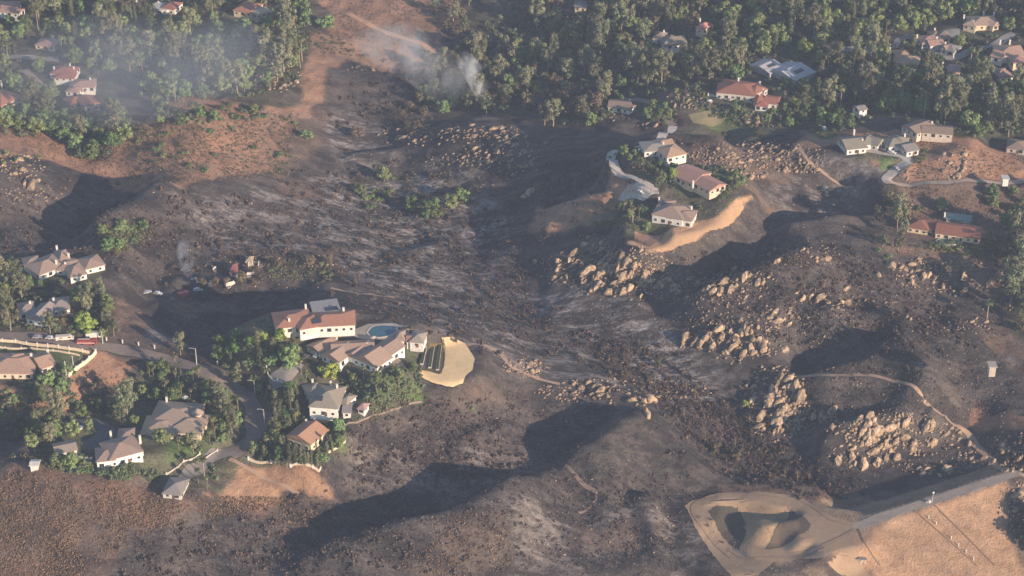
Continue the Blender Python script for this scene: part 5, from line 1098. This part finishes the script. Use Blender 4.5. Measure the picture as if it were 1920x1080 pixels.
wood("750 380 820 390 870 370 880 385 800 420", 13, {'shrub': 2, 'broad': 2}, 1.2, .6, 33, {'shrub': "green bush surviving on the burnt flat", 'broad': "green tree surviving on the burnt flat"})
wood("720 185 800 190 800 260 740 250", 14, {'scorch': 3, 'bare': 2}, .9, .66, 34)
wood("1100 640 1200 660 1320 760 1400 780 1480 880 1560 900 1440 910 1330 850 1230 740 1130 690", 62, {'bare': 5, 'scorch': .6}, .85, .8, 35)
wood("480 495 620 480 620 520 500 520", 12, {'shrub': 2, 'scorch': 2}, .8, .8, 36)
wood("370 540 480 510 500 530 420 560", 8, {'scorch': 3, 'bare': 2}, .8, .8, 37)
wood("-30 270 130 290 -20 330", 4, {'shrub': 1}, 1, .8, 38)
wood("230 215 560 210 540 330 260 320", 26, {'shrub': 1}, 1.1, .9, 39)
wood("1640 470 1700 440 1700 490 1660 490", 5, {'shrub': 1, 'euc': .5}, .8, .8, 40)
for i_ in range(14): add_tree('cyp', 195 + i_ * 7.3, 38 + R.uniform(-3, 3), R.uniform(9, 13), 1.0, desc="slim pale green cypress of the row")
for px, py, h, lab in [(1940, 985, 13, "dense tree just past the right edge above the dam foot"), (1950, 1030, 14, "second dense tree past the right edge beside the dam foot")]: add_tree("broad", px, py, h, 1.3, lab=lab)
label_all(ITEMS)
# understory of the woods: bushes too many to count, one object
rs = np.random.RandomState(5); VV = []
def scatter_px(poly, n, seed, fea=0.0):
    v = list(map(float, poly.split())); P = [(v[i], v[i + 1]) for i in range(0, len(v), 2)]; r = random.Random(seed); o = []
    x0, x1 = min(p[0] for p in P), max(p[0] for p in P); y0, y1 = min(p[1] for p in P), max(p[1] for p in P); t = 0
    while len(o) < n and t < n * 6:
        t += 1; px, py = r.uniform(x0, x1), r.uniform(y0, y1)
        if inpoly(P, px, py): o.append(G(px, py) if not fea else G(px + r.gauss(0, fea), py + r.gauss(0, fea * .4)))
    return o
def ok_under(g, rad=1.6):
    for (x, y, a, b, rz) in FOOT:
        dx, dy = g.x - x, g.y - y; u = dx * math.cos(rz) + dy * math.sin(rz); v = -dx * math.sin(rz) + dy * math.cos(rz)
        if abs(u) < a + rad and abs(v) < b + rad: return False
    for (nm, lb, A_, w, c) in ROADS:
        if nm != "trail" and np.min(np.hypot(A_[:, 0] - g.x, A_[:, 1] - g.y)) < w / 2 + rad: return False
    return True
for poly, n, s_1 in [("-30 -20 600 -20 575 60 565 150 480 185 400 185 300 205 250 170 190 140 60 215 -30 210", 560, 1.0), ("-30 210 240 200 240 260 200 300 100 260 -30 255", 110, 1), ("820 110 1000 -20 1940 -20 1940 270 1830 262 1680 222 1480 215 1280 175 1180 185 1110 240 960 215 830 205", 1500, 1.0),
                     ("-30 540 200 560 200 620 -30 620", 60, .8), ("400 650 560 640 570 700 480 740 420 700", 50, .8), ("280 690 440 700 440 800 400 920 340 900 360 840 260 740", 100, .8), ("100 860 260 872 300 900 240 905 110 885", 60, .7), ("0 700 150 690 250 770 60 850 0 800", 90, .8), ("470 730 640 800 640 850 600 880 470 865", 100, .7), ("620 690 790 690 790 730 680 780 650 740", 90, .55), ("1160 290 1290 310 1400 320 1320 400 1230 340", 90, .6), ("1480 200 1640 220 1600 245 1400 240 1260 195", 110, .6), ("280 195 500 200 500 225 300 240", 60, .7)]:
    for g in scatter_px(poly, n, len(VV) + 3):
        if not ok_under(g, 1.8 * s_1): continue
        s = s_1 * rs.uniform(.8, 1.7); k = 3; cs = np.array([(g.x + rs.uniform(-1.4, 1.4) * s, g.y + rs.uniform(-1.4, 1.4) * s, g.z + rs.uniform(.3, 1.6) * s) for _ in range(k)])
        VV.append(clump_cloud(rs, cs, [1.35 * s] * k, 20, 0.75 * s ** .5))
if FAR:
    W8 = []
    for x, y, z, s, q in FAR:
        me = TM['broad'][q][1]; V = np.empty(len(me.vertices) * 3, np.float32); me.vertices.foreach_get("co", V); a = x * 7; c, i_ = math.cos(a), math.sin(a); V = V.reshape(-1, 3) * s; W8.append(np.stack([V[:, 0] * c - V[:, 1] * i_ + x, V[:, 0] * i_ + V[:, 1] * c + y, V[:, 2] + z - .8], -1))
    o = link("distant_woodland", qmesh("distant_woodland", np.concatenate(W8)), LEAF['broad']); o["kind"] = "stuff"
o = link("undergrowth", qmesh("undergrowth", np.concatenate(VV)), LEAF['cyp']); o["kind"] = "stuff"
# ------------------------------------------------------------------ boulders
def rockmat():
    m, nt, bs = nodemat("granite"); tc = nd(nt, "ShaderNodeTexCoord"); oi = nd(nt, "ShaderNodeObjectInfo"); g_ = nd(nt, "ShaderNodeNewGeometry")
    f = tex(nt, 1.6, 6, tc.outputs["Object"], 0.7); f2 = tex(nt, 0.5, 3, g_.outputs["Position"], 0.6)
    a = cmix(nt, ramp(nt, f, [(0.35, 0.0), (0.65, 1.0)]), (0.21, 0.152, 0.105), (0.58, 0.415, 0.27)); s = ramp(nt, f2, [(0.47, 0.0), (0.60, 0.8)])
    a = cmix(nt, s, a, (0.12, 0.10, 0.09)); h = nd(nt, "ShaderNodeHueSaturation"); nt.links.new(a, h.inputs["Color"]); nt.links.new(mth(nt, 'MULTIPLY_ADD', oi.outputs["Random"], 0.5, 0.75), h.inputs["Value"])
    nt.links.new(h.outputs[0], bs.inputs["Base Color"]); bs.inputs["Roughness"].default_value = 0.9; bs.inputs["Specular IOR Level"].default_value = 0.2
    bp = nd(nt, "ShaderNodeBump"); bp.inputs["Strength"].default_value = .6; bp.inputs["Distance"].default_value = .3; nt.links.new(f, bp.inputs["Height"]); nt.links.new(bp.outputs[0], bs.inputs["Normal"])
    return m
ROCK = rockmat()
def rockmesh(seed, sub=2):
    rs = np.random.RandomState(seed); bm = bmesh.new(); bmesh.ops.create_icosphere(bm, subdivisions=sub, radius=1.0)
    V = np.array([v.co[:] for v in bm.verts]); 
    for _ in range(11):           # planar cuts give flat joint faces
        n = rs.randn(3); n[2] = abs(n[2]) * .7; n /= np.linalg.norm(n); d = rs.uniform(.42, .8); e = V @ n - d; V -= np.clip(e, 0, None)[:, None] * n * .9
    V += rs.randn(*V.shape) * 0.06; V *= np.array([1, rs.uniform(.65, .95), rs.uniform(.6, .95)])
    for v, c in zip(bm.verts, V): v.co = c
    me = bpy.data.meshes.new("boulder"); bm.to_mesh(me); bm.free(); me.materials.append(ROCK); return me, V.copy(), np.array([p.vertices[:] for p in me.polygons])
RM = [rockmesh(200 + i) for i in range(9)]; RL = [rockmesh(300 + i, 1) for i in range(5)]
ritems = []; small = []; nb = 0
def boulder(px, py, s, tall=1.0, g=None, lab=None, desc="weathered tan boulder", rz=None, wide=1.0):
    global nb
    g = g or G(px, py); o = bpy.data.objects.new("boulder", R.choice(RM)[0]); col_.objects.link(o); nb += 1
    o.location = (g.x, g.y, g.z + s * tall * .18); o.rotation_euler = (R.uniform(-.25, .25), R.uniform(-.25, .25), R.uniform(0, 6.28) if rz is None else rz + R.uniform(-.35, .35)); o.scale = (s * wide, s, s * tall)
    if lab: tag(o, lab, "boulder", "boulders")
    else: ritems.append((o, desc, "boulder", "boulders", px, py))
for a in [(58, 352, 4.2, 1.3, "large pale cream boulder pile leader at the left edge above the dark hollow"), (47, 345, 2.6, 1.2, "pale boulder leaning on the left side of the large cream boulder"), (70, 340, 2.2, 1.0, "pale boulder leaning on the right side of the large cream boulder"),
          (1222, 752, 3.4, 1.7, "tall upright grey-tan boulder at the edge of the burnt gully, upper one"), (1213, 778, 2.8, 1.7, "bright tan egg-shaped boulder just below the tall upright one"), (1208, 755, 2.0, 1.4, "grey boulder left of the tall upright one"),
          (1709, 843, 3.0, 1.2, "big rounded pale boulder right of the dark rocky hollow behind the dam"), (1774, 880, 3.6, .9, "broad rounded pale boulder closest to the dam crest"), (1762, 892, 1.6, .9, "small grey boulder left of the broad one by the dam crest"), (1571, 866, 2.6, 1.6, "upright pale boulder at the edge of the dark reservoir brush"), (1598, 860, 2.4, 2.2, "jagged split boulder right of the upright pale one near the reservoir"),
          (995, 360, 4.4, .7, "long pale slab rock in the dark hollow left of the plateau"), (985, 368, 3.2, .6, "lower end slab of the pale rock in the dark hollow"), (1671, 500, 4.2, .9, "big rounded grey-tan boulder on the burnt hill below the ranch house"), (1646, 516, 2.6, .9, "smaller rounded boulder lower left of the big grey-tan one"), (1378, 642, 3.2, 1.6, "tallest boulder of the pale stack above the gully"), (1392, 625, 3.6, 1.5, "upper right boulder of the pale stack above the gully"), (1362, 660, 2.8, .9, "rounded boulder at the foot of the pale stack"), (1586, 570, 3.4, .9, "bright rounded boulder at the end of the rocky spur"),
          (1463, 712, 3.4, 1.4, "topmost boulder of the big rock tower left of the trail"), (1450, 735, 4.0, 1.3, "upper left boulder of the big rock tower"), (1440, 760, 4.2, 1.2, "left flank boulder of the big rock tower"), (1468, 770, 4.0, 1.2, "right flank boulder of the big rock tower"), (1455, 790, 3.6, 1.0, "foot boulder of the big rock tower"), (1045, 490, 2.0, 1.3, "single yellowish boulder left of the rocky hill"), (1003, 492, 2.0, 1.4, "lone upright boulder on the grey burnt slope, centre"), (555, 155, 2.0, 1.2, "bright white boulder on the bare slope at the upper centre left"), (700, 132, 1.8, 1.0, "white boulder on the burnt flat at the top"), (1810, 430, 2, 1, "tan boulder beside the red ranch house's far end")]:
    boulder(a[0], a[1], a[2], a[3], lab=a[4])
OUT = """1100 240 230 30 0|0
1130 505 70 26 34 1.9 6
1185 500 60 24 22 2.0 5
1195 540 60 14 16 1.8 4
1150 530 50 16 12 1.6 4
1125 455 30 12 8 1.7 3
1330 545 60 20 22 1.8 6
1390 525 40 14 12 2.0 4
1500 480 45 14 12 1.5 5
1380 640 40 26 22 1.9 5
1310 640 22 9 7 1.8 3
1430 650 30 14 9 1.7 4
1450 600 36 16 10 1.6 5
1560 560 40 14 12 1.8 4
1455 755 34 44 34 2.2 7
1510 790 40 18 10 1.5 6
1600 790 60 16 14 1.9 6
1690 815 60 26 26 2.2 8
1640 850 50 20 12 1.9 5
1790 520 60 22 26 1.7 7
1730 500 30 12 8 1.6 4
1860 850 40 20 14 2.0 6
1900 850 30 26 14 2.0 5
1900 950 16 30 12 1.9 4
1750 880 40 8 8 1.8 4
1170 735 90 16 30 1.5 9
1110 735 30 8 8 1.6 3
985 690 24 12 16 1.5 5
780 255 40 12 14 2.2 4
880 245 60 9 16 1.6 7
950 270 60 12 18 1.8 6
930 300 50 10 14 1.7 6
870 300 40 8 8 1.5 6
970 320 22 8 6 1.5 4
1420 290 70 16 30 1.6 10
1370 300 40 14 14 1.7 5
1500 315 30 8 9 2.0 5
1410 325 22 9 10 2.0 3
1285 190 30 10 16 1.6 5
1408 222 20 10 14 1.8 3
1155 218 20 6 6 1.4 3
1790 310 24 22 14 1.6 5
1690 330 20 8 4 1.4 3
1450 230 20 6 5 1.4 3
35 310 26 16 12 1.7 6
60 365 30 12 10 1.4 5
510 145 34 14 10 2.0 4
530 160 20 8 6 2.0 2
690 130 30 5 6 1.3 3
460 500 50 14 8 1.2 5
600 495 14 5 6 1.3 3
1830 610 30 10 4 1.3 5
1870 420 30 12 8 1.5 5
1215 235 20 5 3 1.3 2
1700 590 120 20 8 1.2 14
1350 590 60 16 10 1.6 5
1560 640 60 10 4 1.2 5"""
for ln in OUT.split("\n")[1:]:
    cx, cy, rx, ry, n, s, ns = map(float, ln.split()); n = n * 1.5; rx *= 1.5; ry *= 1.35; r = random.Random(int(cx * 7 + cy))
    for i in range(int(n)):
        a = r.uniform(0, 6.28); q = r.random() ** .6; px, py = cx + math.cos(a) * rx * q, cy + math.sin(a) * ry * q; g = G(px, py); sz = s * r.choice([.4, .5, .65, .8, 1.0, 1.3, 1.6])
        if any((g.x - x) ** 2 + (g.y - y) ** 2 < (c + 1) ** 2 for x, y, c, d, e in [(f[0], f[1], min(f[2], f[3]), 0, 0) for f in FOOT]): continue
        if sz > s * .65 and nb < 296: boulder(px, py, sz, r.uniform(.8, 1.5), g, rz=0.75, wide=r.uniform(1, 1.9), desc=r.choice(["weathered tan boulder", "angular grey-tan boulder", "rounded pale boulder"]))
        else: small.append((g, sz * r.uniform(.75, 1.05)))
    for i in range(int(ns * n * .75)):
        a = r.uniform(0, 6.28); q = r.random() ** .5 * 1.25; g = G(cx + math.cos(a) * rx * q, cy + math.sin(a) * ry * q); small.append((g, s * r.uniform(.2, .62)))
label_all(ritems)
rs = np.random.RandomState(3)
# loose stones over the burnt slopes
for poly, n in [("960 380 1500 300 1900 600 1880 860 1500 700 1250 620 1050 560", 900), ("560 300 950 260 1000 620 700 600 500 450", 450), ("640 800 1000 760 1300 900 1250 1040 700 1060", 350), ("0 330 500 380 560 560 300 520 0 460", 300), ("1440 700 1900 720 1900 880 1600 900", 350)]:
    for g in scatter_px(poly, n, n): small.append((g, rs.choice([.2, .3, .4, .6])))
SV, SF, b0 = [], [], 0
for g, s in small:
    if not ok_under(g, .3): continue
    _, V, F_ = RL[rs.randint(len(RL))]; a = 0.7 + rs.uniform(-.5, .5) + (3.14 if rs.rand() < .5 else 0); c, q = math.cos(a), math.sin(a); w = rs.uniform(1, 1.7)
    P_ = V * np.array([s * w, s, s * rs.uniform(.6, 1.2)]); P_ = np.stack([P_[:, 0] * c - P_[:, 1] * q + g.x, P_[:, 0] * q + P_[:, 1] * c + g.y, P_[:, 2] + g.z + s * .2], -1); SV.append(P_); SF.append(F_ + b0); b0 += len(V)
o = link("loose_stones", npmesh("loose_stones", np.concatenate(SV), np.concatenate(SF)), ROCK); o["kind"] = "stuff"

# ------------------------------------------------------------------ dry brush, burnt scrub
def tufts(name, polys, m, size, per, up=0.6, hgt_=0.5, seed=1, fea=0.0, k_=1.0, thin=False):
    rs = np.random.RandomState(seed); VV = []
    for poly, n in polys:
        gs = [g for g in scatter_px(poly, int(n * k_), n + seed, fea) if ok_under(g, .5)]
        if thin and gs:
            f_ = fbm(np.array([g.x for g in gs]), np.array([g.y for g in gs]), 14, 3, 61); gs = [g for g, q in zip(gs, f_ > rs.uniform(-.45, .25, len(gs))) if q]
        if not gs: continue
        c = np.array([(g.x, g.y, g.z) for g in gs]); c = np.repeat(c, per, 0); k = len(c); ang = rs.rand(k) * 6.28; rad = rs.rand(k) ** .5 * size * np.repeat(rs.uniform(.4, 1.6, len(gs)), per)
        off = np.stack([np.cos(ang) * rad, np.sin(ang) * rad, rs.rand(k) * hgt_ * (1.15 - rad / size / 1.5)], -1); nr = off / size + rs.randn(k, 3) * up
        VV.append(quads(c + off, nr, size * rs.uniform(.35, .8, k), rs))
    o = link(name, qmesh(name, np.concatenate(VV)), m); o["kind"] = "stuff"; return o
BR = leafmat("dry_brush", (0.155, 0.095, 0.066), (0.255, 0.155, 0.108), 0.0); BS = leafmat("burnt_brush", (0.065, 0.053, 0.046), (0.145, 0.11, 0.088), 0.0); GB = leafmat("sage_brush", (0.10, 0.105, 0.055), (0.19, 0.165, 0.09), 0.0); ASHB = leafmat("ashy_stalks", (0.24, 0.19, 0.155), (0.38, 0.31, 0.26), 0.0)
tufts("dry_brush", [("-20 885 130 880 370 930 590 935 470 960 330 985 240 1010 120 1100 -20 1100", 6500), ("0 190 180 260 250 240 330 195 500 200 560 235 520 330 330 345 180 330 90 300 0 260", 3800), ("110 690 250 680 230 750 150 770 110 750", 420), ("740 1070 860 970 930 960 960 1060 900 1090", 500), ("1540 255 1700 245 1920 300 1900 335 1740 345 1640 290", 800), ("1640 350 1900 350 1860 460 1700 400", 700), ("600 0 850 0 800 100 650 70", 700), ("1480 495 1490 475 1520 480 1520 505", 120), ("1550 470 1600 480 1500 500", 40), ("0 740 70 730 90 760 0 790", 150), ("520 940 600 960 580 1010 500 1000", 200)], BR, 0.8, 9, thin=True)
tufts("green_brush", [("230 215 560 210 540 330 260 320", 420), ("500 40 640 70 700 110 600 100", 120), ("170 430 260 410 300 440 220 480", 200), ("480 480 620 480 620 530 490 525", 160), ("0 850 130 860 260 890 100 880", 120), ("780 700 800 740 700 790 660 790", 120), ("1500 235 1580 245 1540 260", 60), ("640 330 900 300 900 400 700 420", 120), ("1100 420 1180 410 1200 430", 80), ("10 560 200 580 200 630 10 620", 160), ("1700 460 1870 450 1860 490", 150)], GB, 1.1, 12, .6, .9, 2)
tufts("burnt_brush", [("1080 620 1200 650 1330 760 1400 780 1490 870 1620 900 1560 930 1440 915 1330 860 1230 750 1120 690", 2600), ("760 410 850 430 1000 560 1060 620 980 600 860 500", 500), ("560 560 1000 600 1100 660 900 620", 500), ("700 120 830 150 820 230 700 250", 350), ("780 800 900 780 900 860 820 870", 260), ("930 340 1150 350 1100 460 960 480", 350), ("960 760 1150 760 1050 880 980 870", 250), ("600 900 1000 880 1300 900 1300 1060 500 1060", 1500), ("1250 480 1500 460 1700 520 1800 640 1500 640", 1500), ("0 380 480 400 560 500 0 480", 1100), ("350 540 620 550 480 640 400 640", 200), ("560 330 1000 330 1000 620 640 560 520 440", 1500), ("1440 480 1900 500 1900 800 1500 760", 900), ("640 760 980 740 960 900 640 900", 700), ("240 1000 640 940 640 1090 240 1090", 600)], BS, 0.95, 13, 1.3, 1.1, 3, 26, .55)
tufts("ash_stalks", [("560 340 900 320 1000 560 1350 760 1100 700 700 560", 1200), ("1040 530 1260 640 1350 760 1200 700", 500), ("0 940 600 960 1000 900 1300 940 1300 1070 0 1070", 900), ("640 800 1000 780 900 900 650 900", 350), ("1250 300 1650 300 1600 420 1300 420", 350), ("1480 640 1900 620 1900 800 1500 800", 400), ("1340 955 1420 955 1420 1040 1360 1030", 220), ("1440 1065 1560 1070 1600 1095 1420 1095", 120)], ASHB, 0.5, 5, 1.3, .5, 4, 20)

tufts("dam_grass", [("1640 1000 1880 910 1890 1040 1840 1075 1670 1075", 260), ("1395 950 1500 950 1520 1010 1400 1020", 300)], leafmat("dam_grass_blades", (0.28, 0.17, 0.10), (0.38, 0.23, 0.14), 0.0), 0.4, 4, 1.0, .35, 5)

tufts("charred_shrubs", [("560 300 900 300 1000 560 1200 700 1000 700 620 560 480 420", 420), ("1080 640 1200 650 1330 760 1400 780 1490 870 1560 920 1440 915 1330 860 1230 750", 420), ("700 120 860 150 820 240 640 260", 120), ("1260 480 1600 480 1880 620 1700 700 1480 640 1300 640", 260), ("0 330 480 360 560 520 300 540 0 470", 200), ("620 760 960 740 960 900 640 900", 130), ("240 1000 600 930 900 1060 240 1090", 160), ("1000 400 1150 350 1400 230 1300 260 1000 330", 120)], leafmat("charred_shrub_leaves", (0.06, 0.052, 0.042), (0.15, 0.12, 0.085), 0.0), 1.7, 30, .7, 1.6, 6, 30, .6)
# ------------------------------------------------------------------ smoke
def smoke(px, py, w, h, dens, lean=0.5, ns=0.16, col=(0.95, 0.97, 1.0), thr=0.42, dz=0, deep=None):
    g = G(px, py); bm = bmesh.new(); bmesh.ops.create_icosphere(bm, subdivisions=3, radius=1.0)
    for v in bm.verts:
        t = (v.co.z + 1) / 2; v.co = Vector((v.co.x * w / 2 * (.45 + .75 * t) - lean * h * t * t, v.co.y * (deep or w) / 2 * (.45 + .75 * t) + lean * .3 * h * t, t * h + dz))
    me = bpy.data.meshes.new("smoke"); bm.to_mesh(me); bm.free(); m = bpy.data.materials.new("smoke"); m.use_nodes = True; nt = m.node_tree
    for n in list(nt.nodes):
        if n.type != 'OUTPUT_MATERIAL': nt.nodes.remove(n)
    out_ = nt.nodes[0]; p = nd(nt, "ShaderNodeVolumePrincipled"); p.inputs["Color"].default_value = col + (1,); tc = nd(nt, "ShaderNodeTexCoord")
    f = tex(nt, ns, 3, tc.outputs["Object"], .6, (1, 1, .6)); d = mth(nt, 'MULTIPLY', mth(nt, 'MAXIMUM', mth(nt, 'SUBTRACT', f, thr), 0.0), dens * 6)
    # thins out towards the hull
    sep = nd(nt, "ShaderNodeSeparateXYZ"); nt.links.new(tc.outputs["Generated"], sep.inputs[0]); u = 1.0
    e = None
    for k in (0, 1, 2):
        a = mth(nt, 'ABSOLUTE', mth(nt, 'SUBTRACT', sep.outputs[k], 0.5)); a = mth(nt, 'POWER', mth(nt, 'MULTIPLY', a, 2.0), 2.0); e = a if e is None else mth(nt, 'ADD', e, a)
    fo = mth(nt, 'MAXIMUM', mth(nt, 'SUBTRACT', 1.0, e), 0.0); nt.links.new(mth(nt, 'MULTIPLY', d, fo), p.inputs["Density"]); nt.links.new(p.outputs[0], out_.inputs["Volume"])
    o = link("smoke", me, m); o.location = g; o["kind"] = "stuff"
smoke(908, 214, 16, 42, .17, .4, .10)
smoke(850, 212, 50, 42, .028, .6, .07, (.92, .94, .97))
smoke(765, 145, 60, 34, .034, .6, .08, (.85, .92, 1.0))
smoke(356, 534, 10, 30, .13, .1, .16, (.72, .78, .90))
smoke(200, 230, 210, 60, .0034, .2, .02, (.72, .80, .95), .30, 0, 150)
smoke(420, 180, 110, 45, .0045, .3, .03, (.72, .80, .95), .32)
smoke(1900, 712, 10, 16, .03, .5, .12, (.70, .80, .95))
# ------------------------------------------------------------------ haze
hm = bpy.data.materials.new("haze"); hm.use_nodes = True; hn = hm.node_tree
for n in list(hn.nodes):
    if n.type != 'OUTPUT_MATERIAL': hn.nodes.remove(n)
pv = hn.nodes.new("ShaderNodeVolumePrincipled"); pv.inputs["Color"].default_value = (0.60, 0.72, 0.96, 1)
pv.inputs["Density"].default_value = 0.0001
hn.links.new(pv.outputs[0], [n for n in hn.nodes if n.type == 'OUTPUT_MATERIAL'][0].inputs["Volume"])
zmin = float(Z.min()) - 1
me = bpy.data.meshes.new("haze"); b_ = bmesh.new(); bmesh.ops.create_cube(b_, size=1.0); b_.to_mesh(me); b_.free()
hz = bpy.data.objects.new("haze", me); hz.scale = (3900, 3900, 550 - zmin); hz.location = (0, 1600, (550 + zmin) / 2)
me.materials.append(hm); SC.collection.objects.link(hz); hz["kind"] = "stuff"
